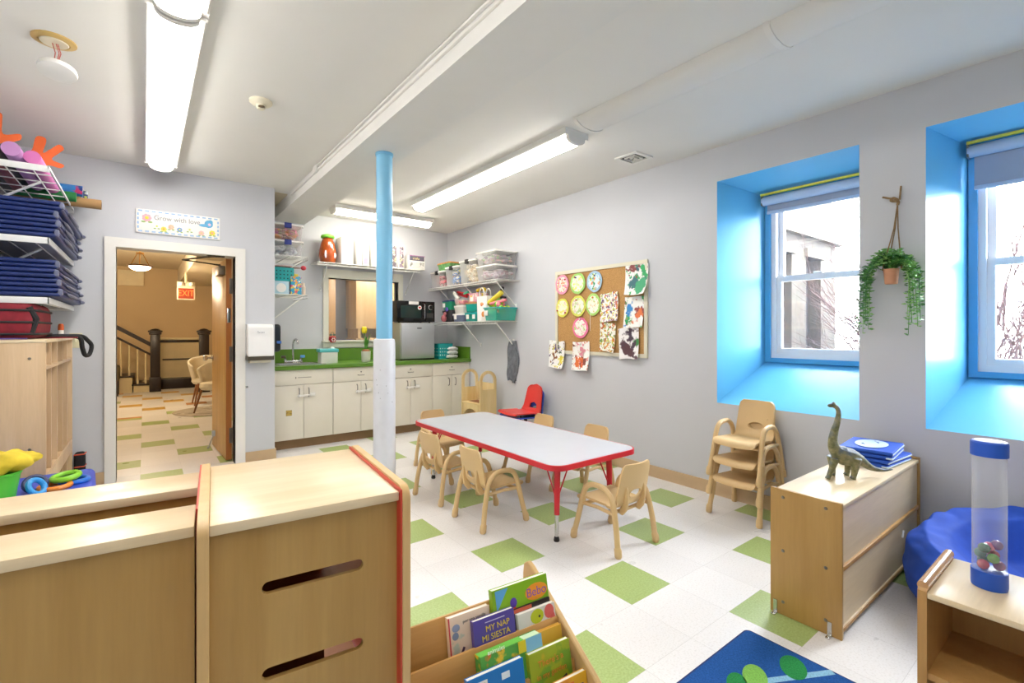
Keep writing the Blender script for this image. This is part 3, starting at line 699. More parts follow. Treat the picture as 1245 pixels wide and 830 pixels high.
# ---------------------------------------------------------------- things over the pass-through
jr = thing('amber_jar', 'amber jar with a bright green lid on the shelf over the pass-through', 'jar', (1.775, 5.98, 2.1))
o = MB(); o.lathe([(.05, 0), (.085, .012), (.105, .09), (.1, .16), (.08, .24), (.062, .3), (.05, .31)], 22); o.build('jar_body', paint('#b4521c', .2, var=.35, scale=14, coat=.5), jr)
o = MB(); o.lathe([(.0, .305), (.072, .305), (.08, .32), (.074, .34), (.05, .352), (0, .355)], 22); o.build('lid', paint('#76c43c', .4), jr)
o = MB(); o.ball((.02, -.086, .2), (.018, .01, .03), 8); o.ball((-.05, -.088, .1), (.014, .01, .05), 8); o.ball((.06, -.085, .09), (.016, .01, .035), 8); o.build('painted_glare', PAPERW, jr)  # white blobs set on the jar front as painted glare
for k, (x, w, sp) in enumerate([(1.98, .15, None), (2.13, .07, '#d8d6d2'), (2.215, .085, '#c7a9d4'), (2.32, .07, None), (2.40, .09, '#8b7d8a'), (2.51, .07, '#f2f0ec'), (2.59, .09, '#6f6670'), (2.69, .09, '#8b7d8a')]):
    m = thing('binder', {0: 'wide plain white box file at the left end of the row over the pass-through', 1: 'thin grey-spined white binder beside the wide box file', 2: 'white binder with a lilac spine over the pass-through', 3: 'narrow all-white binder between the lilac and the patterned spines', 4: 'white binder with grey and yellow patterned spine left of the column', 5: 'narrow white binder between two patterned spines', 6: 'white binder with dark patterned spine beside the column', 7: 'white binder with patterned spine hidden behind the column'}[k], 'binder', (x, 5.88, 2.1), group='binders on the shelf over the pass-through')
    h = .335 if k < 3 else .315
    o = MB(); o.box(-w/2+.002, w/2-.002, 0, .22, 0, h, .004); o.build('cover', PAPERW, m)
    if sp:
        o = MB(); o.box(-w/2+.016, w/2-.012, -.002, 0, .02, h-.02)
        o.build('spine_label', splat(sp, ['#e6d79a', '#f0ead8', '#5d5560'], k, 28) if k in (4, 6, 7) else paint(sp, .5, var=.15, scale=20), m, smooth=False)
cb = thing('crafts_box', 'white printed box with a dark title band right of the column on the shelf', 'box', (2.79, 5.86, 2.1))
o = MB(); o.box(-.0, .235, 0, .16, 0, .19, .003); o.build('carton', paint('#e8e6e0', .5), cb)
o = MB(); o.box(.01, .225, -.001, .0, .12, .182); o.build('title_band', paint('#5d5866', .5), cb, smooth=False)
text_obj('lettering', 'crafts', .045, paint('#e0cf8a', .5), cb, (.105, -.0016, .15), (PI/2, 0, 0))
o = MB(); o.box(.015, .22, -.0012, 0, .02, .1); o.build('printed_picture', splat('#cfcdc8', ['#9a9894', '#7d7c7a', '#e6e4e0'], 8, 18), cb, smooth=False)
o = MB(); o.box(0, .235, -.0012, 0, .183, .19); o.build('purple_edge', paint('#a04f9a', .5), cb, smooth=False)

# ---------------------------------------------------------------- totes
def tote(name, label, loc, w, d, h, body, lid=None, latch=None, rz=0, contents=None, seed=1, group=None, cat='bin', taper=.9, lidh=.018):
    t = thing(name, label, cat, loc, rz, group)
    q1 = rrect(-w/2, w/2, -d/2, d/2, .02, 3); q0 = [(x*taper, y*taper) for x, y in q1]; n = len(q0)
    o = MB(); o.add([(x, y, .002) for x, y in q0]+[(x, y, h) for x, y in q1]+[(x*1.04, y*1.04, h) for x, y in q1]+[(x*1.04, y*1.04, h-.01) for x, y in q1],
                    [tuple(range(n))]+[(k*n+i, k*n+(i+1) % n, (k+1)*n+(i+1) % n, (k+1)*n+i) for k in range(3) for i in range(n)])
    o.build('tub', body, t)
    if lid:
        q = [(x*1.05, y*1.05) for x, y in q1]
        o = MB(); o.prism(q, [], 'xy', h, h+lidh); o.prism([(x*.8, y*.8) for x, y in q], [], 'xy', h+lidh, h+lidh+.006); l = o.build('lid', lid, t)
        if latch:
            for s in (-1, 1):
                o = MB()
                if latch[1] == 'y': o.box(-.035, .035, s*d/2*1.05-.012, s*d/2*1.05+.012, h-.03, h+lidh+.008, .004)
                else: o.box(s*w/2*1.05-.012, s*w/2*1.05+.012, -.035, .035, h-.03, h+lidh+.008, .004)
                o.build('latch', latch[0], l)
    if contents:
        rr = random.Random(seed)
        cols, amount, what = contents
        o = MB()
        for k in range(amount*len(cols)*4):
            x = (rr.random()-.5)*w*.66; y = (rr.random()-.5)*d*.66; z = .035+rr.random()*(h-.075)
            s = min(w, d)*.5
            o.ball((x, y, z), (s*(.18+.18*rr.random()), s*(.18+.18*rr.random()), .014+.014*rr.random()), 8)
        g = o.build('toy_contents', splat(cols[0], cols[1:]+cols[1:], seed, 16), None, loc=loc, rot=(0, 0, rz))
        tag(g, what, 'toys', kind='stuff')
    return t
LIDW = paint('#eceae6', .4, name='white lid'); NAVY = paint('#2b3a8c', .35, name='navy latch'); DARK = paint('#35353a', .4)
YS = lambda v: v
def wl(lbl): return lbl
# alcove side shelf (totes stacked up to the beam)
tote('storage_tote', 'clear lidded tote of soft toys, upper of two on the alcove side shelf', (1.22, 5.66, 2.255), .31, .3, .155, CLEARP, LIDW, (NAVY, 'y'), contents=(['#b99a86', '#e39a52', '#d9679c'], 4, 'soft toys seen through the upper alcove tote'), seed=2)
tote('storage_tote', 'clear lidded tote, lower of two on the alcove side shelf', (1.22, 5.66, 2.082), .31, .3, .15, CLEARP, LIDW, (NAVY, 'y'), contents=(['#b9bcc8', '#d8d8dc'], 4, 'pale cloths seen through the lower alcove tote'), seed=3)
pcl = MB(); pcl.ball((0, 0, 0), (.17, .05, .016), 12); tag(pcl.build('folded_fabric', paint('#b39a96', .8, var=.3, scale=30), loc=(1.22, 5.62, 1.975)), 'muted pink fabric roll under the upper alcove shelf, above the teal crate', 'fabric')
pcl = MB(); pcl.ball((0, 0, 0), (.03, .03, .026), 10); tag(pcl.build('red_pompom', paint('#c9434f', .8), loc=(1.40, 5.6, 1.975)), 'red pompom at the end of the fabric roll on the teal crate', 'pompom')
tc = thing('teal_crate', 'teal perforated crate on top of the boxes on the lower alcove shelf', 'crate', (1.17, 5.66, 1.812))
o = MB(); o.prism(rrect(-.12, .12, -.13, .13, .015, 3), [rrect(-.114, .114, -.124, .124, .012, 3)], 'xy', 0, .145); o.box(-.115, .115, -.125, .125, 0, .006); o.build('crate_body', TEALS, tc)
o = MB()
for k in range(6):
    for j in range(3): o.ball((-.09+k*.036, -.131, .03+j*.04), (.008, .003, .008), 6)
o.build('perforation', paint('#0f3f44', .6), tc)
o = MB(); o.box(-.07, .085, -.13, .1, 0, .143, .003); b = o.build('white_carton', paint('#b9dbe8', .5), None, loc=(1.15, 5.65, 1.668)); tag(b, 'pale blue and white carton under the teal crate on the lower alcove shelf', 'box')
o = MB(); o.ball((.008, -.1305, .07), (.05, .001, .05), 14); o.build('white_spot', PAPERW, b)
o = MB(); o.box(-.055, .055, -.11, .08, 0, .2, .006); b = o.build('patterned_box', splat('#2f9fc4', ['#e8a24a', '#f0ead8', '#d8577a', '#e8d24f'], 12, 22), None, loc=(1.305, 5.62, 1.668)); tag(b, 'bright blue box with orange and pink pattern on the lower alcove shelf', 'box')
o = MB(); o.box(-.02, .02, -.03, .03, 0, .03, .004); tag(o.build('yellow_block', paint('#e6c52e', .5), loc=(1.32, 5.6, 1.87)), 'yellow block on top of the bright blue patterned box', 'block')
o = MB(); o.lathe([(.03, 0), (.032, .1), (.024, .11), (.024, .14), (0, .14)], 14); b = o.build('small_jar', paint('#d9c6b4', .4), None, loc=(1.395, 5.62, 1.668)); tag(b, 'small pale jar with a dark lid at the front end of the lower alcove shelf', 'jar')

# right wall upper shelf
cf = CLEARP
tote('storage_tote', 'clear tote of pink and red toys in the corner on the upper right shelf', (3.37, 5.88, 1.882), .3, .38, .2, cf, LIDW, (BLACK, 'x'), contents=(['#cf5a63', '#d9a3a6', '#e2d2c6'], 5, 'pink and red toys inside the corner tote'), seed=4)
tote('toy_box', 'colourful flat toy box lying on top of the corner tote', (3.36, 5.75, 2.11), .22, .34, .085, paint('#6db06b', .5, var=.5, scale=22), paint('#e39a4a', .5, var=.4, scale=20), cat='box')
tote('storage_tote', 'clear tote with blue and yellow items, second from the corner on the upper right shelf', (3.37, 5.49, 1.882), .3, .33, .23, cf, LIDW, (BLACK, 'x'), contents=(['#5f8fd0', '#d9cf7e', '#e6e2da'], 5, 'blue and yellow items inside the second clear tote'), seed=6)
tote('storage_tote', 'clear tote of cream papers in the middle of the upper right shelf', (3.37, 5.1, 1.882), .3, .38, .27, cf, LIDW, (BLACK, 'x'), contents=(['#e9dcc0', '#efe7d6', '#d9b98c'], 6, 'cream papers inside the middle tote'), seed=7)
tote('storage_tote', 'wide clear tote at the near end of the upper right shelf, under another', (3.36, 4.665, 1.882), .32, .4, .155, CLEARP, LIDW, contents=(['#c9bcc6', '#d5d2cf', '#c6a0a8'], 6, 'pale papers inside the lower near tote'), seed=8)
tote('storage_tote', 'wide clear tote stacked at the near end of the upper right shelf', (3.36, 4.665, 2.065), .32, .4, .14, CLEARP, LIDW, contents=(['#b9aab4', '#9cc08c', '#d9b0a4'], 6, 'coloured papers inside the upper near tote'), seed=9)

# right wall lower shelf
Z2 = 1.4
tote('toy_bin', 'black bin at the far end of the lower right shelf', (3.37, 5.70, Z2), .2, .24, .14, DARK, DARK)
tote('toy_bin', 'green bin with a purple lid on top of the black bin', (3.37, 5.70, Z2+.165), .2, .24, .11, paint('#1f8a68', .35), paint('#2f2f6e', .4))
o = MB(); o.ball((0, 0, .05), (.035, .05, .05), 10); o.ball((0, -.03, .11), (.022, .03, .03), 8); tag(o.build('pink_toy', paint('#b5656d', .5), loc=(3.25, 5.74, Z2)), 'small dusty pink toy beside the microwave on the lower right shelf', 'toy')
o = MB(); o.ball((0, 0, .0), (.02, .03, .035), 8); tag(o.build('purple_toy', paint('#574a9c', .5), loc=(3.25, 5.66, Z2+.17)), 'small purple toy hanging at the front of the black bin', 'toy')
tote('toy_bin', 'slate tub with a white lid, bottom of the stack left of the teal bins', (3.36, 5.38, Z2), .22, .25, .085, paint('#6a7490', .4), LIDW)
tote('toy_bin', 'white lidded tub in the middle of the stack left of the teal bins', (3.36, 5.38, Z2+.112), .2, .22, .08, paint('#d9d6d0', .4), LIDW)
tote('toy_bin', 'clear tub with mixed pink pieces on top of the white lidded tubs', (3.36, 5.38, Z2+.22), .2, .22, .08, CLEARP, contents=(['#d65a72', '#d9c06a'], 5, 'mixed pink pieces in the clear tub'), seed=11)
for k, (dx, dy, c, L) in enumerate([(0, .03, '#c92c34', .2), (.03, -.03, '#d8373f', .24), (-.03, .0, '#b0232c', .22)]):
    o = MB(); o.tube([(dx, dy-L/2, .0), (dx, dy, .02), (dx, dy+L/2, .045)], .016, 8); tag(o.build('red_toy', paint(c, .4), loc=(3.34, 5.36, Z2+.325+.012*k)), 'red toy tool lying across the clear tub, %s' % ['far one', 'near one', 'middle one'][k], 'toy', 'red toys on the tub stack')
o = MB(); o.tube([(0, 0, 0), (.0, -.1, .02)], .014, 8); tag(o.build('green_toy', paint('#54c0a0', .4), loc=(3.30, 5.30, Z2+.36)), 'small mint green toy on the red toys', 'toy')
o = MB(); o.box(-.01, .01, -.08, .08, 0, .05, .005, M=Matrix.Rotation(R(35), 4, 'X')); tag(o.build('white_card', PAPERW, loc=(3.32, 5.55, Z2+.33)), 'white card leaning on the red toys', 'card')
tote('toy_bin', 'teal lidded bin, bottom of its stack on the lower right shelf', (3.36, 5.08, Z2), .22, .25, .09, TEAL, TEALS, contents=(['#2d7a74'], 4, 'dark pieces inside the lower teal bin'), seed=13)
tote('toy_bin', 'teal bin stacked second in the middle of the lower right shelf', (3.36, 5.08, Z2+.118), .21, .24, .1, TEAL, paint('#c98a5a', .5, var=.2), contents=(['#2d8a5a', '#d9d6a0'], 4, 'green pieces inside the upper teal bin'), seed=14)
o = MB(); o.box(-.08, .08, -.1, .1, 0, .11, .006); b = o.build('pink_carton', splat('#e0a9b0', ['#e8d24f', '#efe6df', '#c97ab0'], 15, 18), None, loc=(3.36, 5.05, Z2+.245)); tag(b, 'pink and yellow carton on top of the teal bins', 'box')
o = MB(); o.box(-.082, -.08, .0, .07, .01, .06); o.build('white_label', PAPERW, b)
o = MB(); o.tube(catmull([(0, -.1, 0), (.02, 0, .03), (0, .1, .01)], 4), .02, 8); tag(o.build('yellow_scarf', paint('#e3c22c', .7), loc=(3.36, 4.98, Z2+.38)), 'yellow scarf on top of the pink carton', 'scarf')
# labels on bins
for y, z in ((5.72, Z2+.2), (5.42, Z2+.03), (5.12, Z2+.03), (4.98, Z2+.03)):
    o = MB(); o.box(-.002, 0, -.03, .03, 0, .055); tag(o.build('label_card', PAPERW, loc=(3.24, y, z)), 'white label card on the %s' % {5.72: 'green bin with the purple lid', 5.42: 'slate tub', 5.12: 'teal bin, left card', 4.98: 'teal bin, right card'}[y], 'label')
bg = thing('paper_bag', 'white paper gift bag with rope handles on the lower right shelf', 'bag', (3.285, 4.80, Z2), R(-90))
o = MB(); o.add([(-.1, -.04, 0), (.1, -.04, 0), (.1, .06, 0), (-.1, .06, 0), (-.11, -.045, .3), (.11, -.045, .3), (.11, .05, .3), (-.11, .05, .3)], [(0, 1, 2, 3), (0, 1, 5, 4), (1, 2, 6, 5), (2, 3, 7, 6), (3, 0, 4, 7)]); o.build('bag_body', paint('#efefee', .6, var=.03), bg, smooth=False)
for y in (-.045, .05):
    o = MB(); o.tube(catmull([(-.05, y, .29), (-.045, y, .36), (0, y, .4), (.045, y, .36), (.05, y, .29)], 4), .007, 6); o.build('handle', PAPERW, bg)
o = MB(); o.ball((.03, -.046, .08), (.035, .004, .035), 12); o.build('orange_print', paint('#e08a2c', .5), bg)
o = MB(); o.box(0, .1, -.048, -.044, .005, .05); o.build('printed_strip', paint('#dfdcd6', .5), bg, smooth=False)
tb = thing('toy_bin', 'large open teal bin heaped with toys at the near end of the lower right shelf', 'bin', (3.365, 4.59, Z2), 0)
q1 = rrect(-.155, .155, -.14, .14, .03, 4); q0 = [(x*.88, y*.88) for x, y in q1]; n = len(q0)
o = MB(); o.add([(x, y, .002) for x, y in q0]+[(x, y, .15) for x, y in q1], [tuple(range(n))]+[(i, (i+1) % n, n+(i+1) % n, n+i) for i in range(n)]); o.build('tub', clear('#3fbfa8', .5, .25), tb)
o = MB(); o.tube([(x*1.02, y*1.02, .15) for x, y in q1], .008, 6, closed=True); o.build('rim', TEALS, tb)
o = MB(); o.box(-.165, -.15, .04, .11, .06, .12, .002); o.build('white_label', PAPERW, tb)
balls = [('yellow', '#d9d636'), ('lime green', '#7fd13f'), ('blue', '#4a8fe0'), ('pink', '#e58a9a'), ('orange', '#f0863c'), ('mint', '#5fd8a4')]
rr = random.Random(21); nb = 0
for k in range(30):
    nm, c = balls[[0, 1, 0, 2, 1, 3, 0, 1, 4, 5][k % 10]]
    L = k//14
    x = 3.365+(rr.random()-.5)*(.24-.08*L); y = 4.59+(rr.random()-.5)*(.22-.06*L); z = Z2+.1+.055*L+rr.random()*.05
    o = MB(); o.ball((0, 0, 0), .024+.007*rr.random(), 10); tag(o.build('toy_ball', paint(c, .35), loc=(x, y, z)), '%s plastic ball among the heap in the open teal bin' % nm, 'toy ball', '%s balls in the open teal bin' % nm)
for nm, c, p, r_ in (('long yellow foam tube leaning on the teal toy bin', '#d8c83a', [(3.27, 4.72, Z2+.2), (3.32, 4.5, Z2+.33)], .03), ('green foam tube under the yellow one', '#86d35a', [(3.29, 4.73, Z2+.17), (3.33, 4.56, Z2+.26)], .026), ('orange foam tube behind the yellow tube', '#f0925a', [(3.25, 4.82, Z2+.2), (3.3, 4.66, Z2+.22)], .026), ('pink stick across the heap of balls', '#ef8a98', [(3.27, 4.66, Z2+.2), (3.33, 4.43, Z2+.24)], .018)):
    o = MB(); o.tube(p, r_, 12); tag(o.build('foam_tube', paint(c, .5)), nm, 'toy')
o = MB(); o.tube([(3.5, 4.85, Z2), (3.47, 4.74, Z2+.3), (3.42, 4.62, Z2+.4)], .02, 8); o.tube([(3.47, 4.74, Z2+.3), (3.45, 4.6, Z2+.28)], .014, 8); tag(o.build('black_gadget', paint('#2a2430', .5)), 'dark folded gadget behind the foam tubes', 'toy')

# towel on the hook
tw = thing('hanging_towel', 'dark grey towel hanging from a hook on the right wall', 'towel', (3.5, 4.555, 1.16))
def tfn(u, v):
    a = (u-.5); w = .085+.03*math.sin(PI*min(1, v*1.4))-.03*max(0, v-.75)*4
    return (.014*math.sin(a*16+v*3)*(.4+v)+.012, a*2*w*(.75+.3*v)+.012*math.sin(v*9), -.48*v+.07*a*max(0, v-.4)+.02*math.sin(a*9)*v)
o = MB(); o.grid(tfn, 16, 14); q = o.build('cloth', paint('#7d828a', .9, var=.3, scale=22), tw); s_ = q.modifiers.new('s', 'SOLIDIFY'); s_.thickness = .02; bake(q)
o = MB(); o.box(.028, .04, -.015, .015, -.03, .02, .003); o.tube([(.03, 0, -.01), (.0, 0, -.005), (-.01, 0, .02)], .005, 6); o.build('hook', WHITE, tw)

# wooden toddler stool
st = thing('wooden_step_stool', 'pale wooden toddler step seat with two arched sides in the corner', 'step stool', (3.275, 4.92, 0))
PW = wood('#e0c284', '#ecd4a0', 'z', name='pale plywood')
for y in (-.2, .2):
    arch = [(-.12, 0), (.12, 0)]+[(.12*math.cos(PI*k/12), .68+.12*math.sin(PI*k/12)) for k in range(13)]
    hole = [(-.085, .575), (.085, .575)]+[(.085*math.cos(PI*k/12), .68+.085*math.sin(PI*k/12)) for k in range(13)]
    o = MB(); o.prism(arch, [hole], 'xz', y-.01, y+.01); o.build('side_panel', PW, st)
o = MB(); o.box(-.12, .12, -.19, .19, .385, .405, .004); o.build('seat_board', PW, st)
o = MB(); o.box(-.06, .08, -.14, .14, .405, .408); o.build('seat_pad', paint('#8a5a3c', .7), st)
o = MB(); o.box(.09, .11, -.19, .19, .41, .64, .004); o.build('back_board', PW, st)
o = MB(); o.prism([(-.17, .385), (-.17, .26)]+[(-.14*math.cos(PI*k/10), .26+.07*math.sin(PI*k/10)) for k in range(11)]+[(.17, .26), (.17, .385)], [], 'yz', -.118, -.1); o.build('apron', PW, st)

# ================================================================== play table and chairs
tb = thing('play_table', 'low white-topped children\'s table with red edge and red legs', 'table', (2.235, 2.915, 0))
o = MB(); o.prism(rrect(-.372, .372, -.908, .908, .085, 8), [], 'xy', .472, .5); o.build('table_top', paint('#cbced6', .22, var=.015, name='white laminate'), tb)
o = MB(); o.prism(rrect(-.383, .383, -.919, .919, .096, 8), [rrect(-.372, .372, -.908, .908, .085, 8)], 'xy', .467, .4985); o.build('edge_band', REDP, tb)
for sx in (-1, 1):
    for sy in (-1, 1):
        x, y = sx*.235, sy*.775
        o = MB(); o.tube([(x, y, .47), (x*1.03, y*1.005, .16)], [.021, .017], 12); o.box(x-.045, x+.045, y-.045, y+.045, .462, .471)
        lg = o.build('leg', REDP, tb)
        o = MB(); o.tube([(x*1.03, y*1.005, .17), (x*1.045, y*1.007, .03)], .0125, 12); o.build('leg_insert', CHROME, lg)
        o = MB(); o.lathe([(.013, .03), (.016, .022), (.019, .008), (.017, 0)], 12, c=(x*1.046, y*1.007, 0)); o.build('glide', BLACK, lg)
        for dx, dy in ((-.11*sx, 0), (0, -.12*sy)):
            o = MB(); o.tube([(x*1.02+dx*.13, y+dy*.12, .27), (x+dx, y+dy, .465)], .0048, 6); o.build('brace_rod', REDP, lg)

def chair_parts(t):
    prof = catmull([(.172, .222), (.17, .244), (.145, .256), (.06, .252), (-.06, .248), (-.11, .255), (-.14, .285), (-.155, .34), (-.172, .42), (-.19, .51)], 4)
    L = [0]
    for a, b in zip(prof, prof[1:]): L.append(L[-1]+(b-a).length)
    T = L[-1]; nv = 40; nu = 16
    def at(s):
        s *= T
        for k in range(len(L)-1):
            if s <= L[k+1]+1e-9:
                f = (s-L[k])/max(1e-9, L[k+1]-L[k]); return prof[k].lerp(prof[k+1], f)
        return prof[-1]
    def fn(u, v):
        p = at(v); y, z = p.x, p.y; a = (u-.5)*2
        w = .148-.012*min(1, v/.5)
        if v > .55: w = .136-.012*(v-.55)/.45
        e = 1.0
        if v > .9: e = 1-(1-math.sqrt(max(0, 1-((v-.9)/.1)**2)))*.2
        if v < .06: e = 1-(1-math.sqrt(max(0, 1-((.06-v)/.06)**2)))*.15
        back = max(0, (v-.5)/.5)
        return (a*w*e, y+.022*a*a*min(1, back*3)+0*a, z+(.008*a*a if v < .45 else 0))
    o = MB(); o.grid(fn, nu, nv); sh = o.build('seat_shell', TAN)
    s = sh.modifiers.new('s', 'SOLIDIFY'); s.thickness = .013; s.offset = 0
    c = MB(); c.prism(ell(0, .33, .054, .028, 24), [], 'xz', -.3, .0); cu = c.build('cutter', None)
    b = sh.modifiers.new('b', 'BOOLEAN'); b.object = cu; b.operation = 'DIFFERENCE'; b.solver = 'EXACT'
    bake(sh); drop(cu)
    for p in sh.data.polygons: p.use_smooth = True
    sh.data.set_sharp_from_angle(angle=R(40)); sh.parent = t
    o = MB()
    q = [(.054*math.cos(2*PI*k/24), .028*math.sin(2*PI*k/24)) for k in range(24)]
    o.tube([(x, -.154-.22*(z), .33+z) for x, z in q], .006, 6, closed=True); o.build('grip_rim', TAN, sh)
    for sx in (-1, 1):
        o = MB()
        o.prism([(-.15, .4), (-.168, .36), (-.172, .3), (-.16, .24), (-.13, .205), (-.105, .21), (-.115, .25), (-.142, .29), (-.148, .34)], [], 'yz', sx*.078-.008, sx*.078+.008)
        rb = o.build('back_rib', TAN, t)
        bv = rb.modifiers.new('b', 'BEVEL'); bv.width = .005; bv.segments = 2; bake(rb)
    for sx in (-1, 1):
        pts = catmull([(.172, -.172, .03), (.166, -.155, .15), (.158, -.128, .27), (.156, -.1, .325), (.156, -.055, .356), (.157, -.01, .362), (.158, .04, .357), (.159, .08, .335), (.161, .108, .28), (.166, .14, .15), (.173, .172, .03)], 4)
        pts = [(p.x*sx, p.y, p.z) for p in pts]
        o = MB(); o.tube(pts, .0165, 10); fr = o.build('side_frame', TAN, t)
        for e in (pts[0], pts[-1]):
            sg_ = 1 if e[1] > 0 else -1
            o = MB(); o.tube([(e[0], e[1]-.006*sg_, .055), (e[0], e[1], .04), (e[0]+.001*sx, e[1]+.004*sg_, .008), (e[0]+.001*sx, e[1]+.004*sg_, 0)], [.0185, .021, .021, .016], 10); o.build('foot_cap', TAN, fr)
        o = MB(); o.tube([(sx*.16, -.135, .228), (sx*.15, 0, .232), (sx*.16, .118, .228)], .011, 8); o.build('side_rail', TAN, t)
    for y in (-.1, .105):
        o = MB(); o.tube([(-.16, y, .226), (0, y, .22), (.16, y, .226)], .011, 8); o.build('stretcher', TAN, t)
CH = [((2.285, 1.935, 0), 0, 'tan plastic toddler armchair at the near short end of the play table', 'toddler chairs around the play table'),
      ((1.87, 2.67, 0), -90, 'tan plastic toddler armchair on the long left side of the play table, nearer of two', 'toddler chairs around the play table'),
      ((1.87, 3.26, 0), -84, 'tan plastic toddler armchair on the long left side of the play table, farther of two', 'toddler chairs around the play table'),
      ((2.215, 3.97, 0), 180, 'tan plastic toddler armchair tucked under the far short end of the play table', 'toddler chairs around the play table'),
      ((2.74, 3.28, 0), 90, 'tan plastic toddler armchair behind the play table near the red chair', 'toddler chairs around the play table'),
      ((2.75, 2.65, 0), 90, 'tan plastic toddler armchair behind the play table, near its right corner leg', 'toddler chairs around the play table'),
      ((3.335, 1.645, 0), 90, 'tan plastic toddler armchair at the bottom of the stack under the window', 'stacked toddler chairs'),
      ((3.335, 1.645, .133), 90, 'tan plastic toddler armchair in the middle of the stack under the window', 'stacked toddler chairs'),
      ((3.335, 1.645, .266), 90, 'tan plastic toddler armchair on top of the stack under the window', 'stacked toddler chairs')]
proto = None
for loc, rz, lab, grp in CH:
    if proto is None:
        proto = thing('toddler_chair', lab, 'chair', loc, R(rz), grp); chair_parts(proto)
    else: dup(proto, loc, R(rz), lab, grp)

# red and blue stacking chairs
def stack_chair(label, loc, rz, col):
    t = thing('stacking_chair', label, 'chair', loc, rz)
    prof = catmull([(.19, .335), (.18, .352), (.1, .35), (-.05, .345), (-.12, .352), (-.15, .39), (-.165, .46), (-.185, .56), (-.2, .645)], 4)
    n = len(prof)-1
    def fn(u, v):
        p = prof[min(n, int(round(v*n)))]; a = (u-.5)*2
        w = .185 if v < .45 else .185-.055*(v-.45)/.55
        e = 1 if v < .93 else 1-.4*((v-.93)/.07)
        return (a*w*e, p.x+.02*a*a*(1 if v > .5 else 0), p.y+(.012*a*a if v < .4 else 0)-(.018*abs(a) if v > .97 else 0))
    o = MB(); o.grid(fn, 14, n); sh = o.build('seat_shell', paint(col, .35, name='chair plastic'))
    s = sh.modifiers.new('s', 'SOLIDIFY'); s.thickness = .012; s.offset = 0
    c = MB(); c.prism([(-.07, .385), (.07, .385), (.06, .43), (.0, .45), (-.06, .43)], [], 'xz', -.35, -.05); cu = c.build('cutter', None)
    b = sh.modifiers.new('b', 'BOOLEAN'); b.object = cu; b.operation = 'DIFFERENCE'; b.solver = 'EXACT'; bake(sh); drop(cu)
    for p in sh.data.polygons: p.use_smooth = True
    sh.data.set_sharp_from_angle(angle=R(40)); sh.parent = t
    for sx in (-1, 1):
        for sy in (-1, 1):
            o = MB(); o.tube([(sx*.12, sy*.1-.01, .335), (sx*.17, sy*.16, .02)], .011, 8); lg = o.build('leg', paint('#2a2a2e', .3, metal=.6), t)
            o = MB(); o.lathe([(.015, .03), (.017, .01), (.014, 0)], 10, c=(sx*.172, sy*.163, 0)); o.build('foot_cap', BLACK, lg)
    return t
stack_chair('blue plastic school chair, under the red one beside the right wall', (3.285, 4.05, 0), R(84), '#2347b8')
stack_chair('red plastic school chair stacked on the blue one beside the right wall', (3.262, 4.052, .045), R(84), '#d93a36')

# ================================================================== cork board and paintings
kb = thing('cork_board', 'cork notice board in a cream wooden frame on the right wall', 'notice board', (XR, 3.205, 1.475))
def corkm():
    m, nt, b = new_mat('cork'); n, r, mp = noise_mix(nt, '#a97d48', '#c79c62', 160, detail=3); nt.links.new(r.outputs[0], b.inputs['Base Color']); b.inputs['Roughness'].default_value = .85; return m
o = MB(); o.box(-.008, -.002, -.575, .575, -.42, .42); o.build('cork', corkm(), kb, smooth=False)
o = MB(); o.prism([(-.595, -.438), (.595, -.438), (.595, .438), (-.595, .438)], [[(-.56, -.403), (.56, -.403), (.56, .403), (-.56, .403)]], 'yz', -.018, 0); o.build('frame', paint('#ddd8c4', .4), kb, smooth=False)
def sheet(name, label, y, z, w, h, mat, cat='painting', round_=False, tilt=0, curl=.02, pins=None, seed=1, group=None, edge=None):
    rr = random.Random(seed)
    t = thing(name, label, cat, (XR-.02, y, z), 0, group)
    Mx = Matrix.Rotation(R(tilt), 4, 'X')
    o = MB()
    if round_:
        n = 22; pts = [(w/2*math.cos(2*PI*k/n)*(1+.08*(rr.random()-.5)), h/2*math.sin(2*PI*k/n)*(1+.08*(rr.random()-.5))) for k in range(n)]
        o.prism(pts, [], 'yz', -.003, 0, M=Mx)
        p = o.build('paper', mat if not edge else paint(edge, .7, var=.1, scale=20), t, smooth=False)
        if edge:
            o = MB(); o.prism([(a*.78, b_*.78) for a, b_ in pts], [], 'yz', -.0045, -.003, M=Mx); o.build('painted_middle', mat, p, smooth=False)
    else:
        o.grid(lambda u, v: (-curl*(v**3)*(.5+u)-.004*math.sin(u*7+seed), (.5-u)*w*(1+.06*(v-.5)*((seed % 3)-1)), (.5-v)*h+.006*math.sin(u*5+seed*2)), 8, 10, M=Mx)
        p = o.build('paper', mat, t)
    for k, (py, pz, c) in enumerate(pins or [(0, h*.42, '#e8e4dc')]):
        o = MB(); o.ball((-.012, py, pz), .009, 8); o.build('push_pin', paint(c, .35), p)
    return t
G1 = 'children\'s paintings on paper around the cork board'; G2 = 'round paintings on the cork board'
sheet('round_painting', 'round pink-edged painting at the top left corner of the cork board', 3.69, 1.77, .2, .21, splat('#f3e6dc', ['#e9763e', '#f2b27a', '#f08fae'], 31, 30), round_=True, edge='#f29bb8', pins=[(.02, .06, '#c42a2a'), (-.05, .05, '#c42a2a')], seed=1, group=G2)
sheet('round_painting', 'round lime-edged painting in the middle of the top row of the cork board', 3.46, 1.765, .215, .215, splat('#eef2de', ['#cfe88a', '#f4f4ea', '#e6ea6a'], 32, 26), round_=True, edge='#a5d977', pins=[(.02, .06, '#2b3f8c'), (.035, .065, '#c42a2a')], seed=2, group=G2)
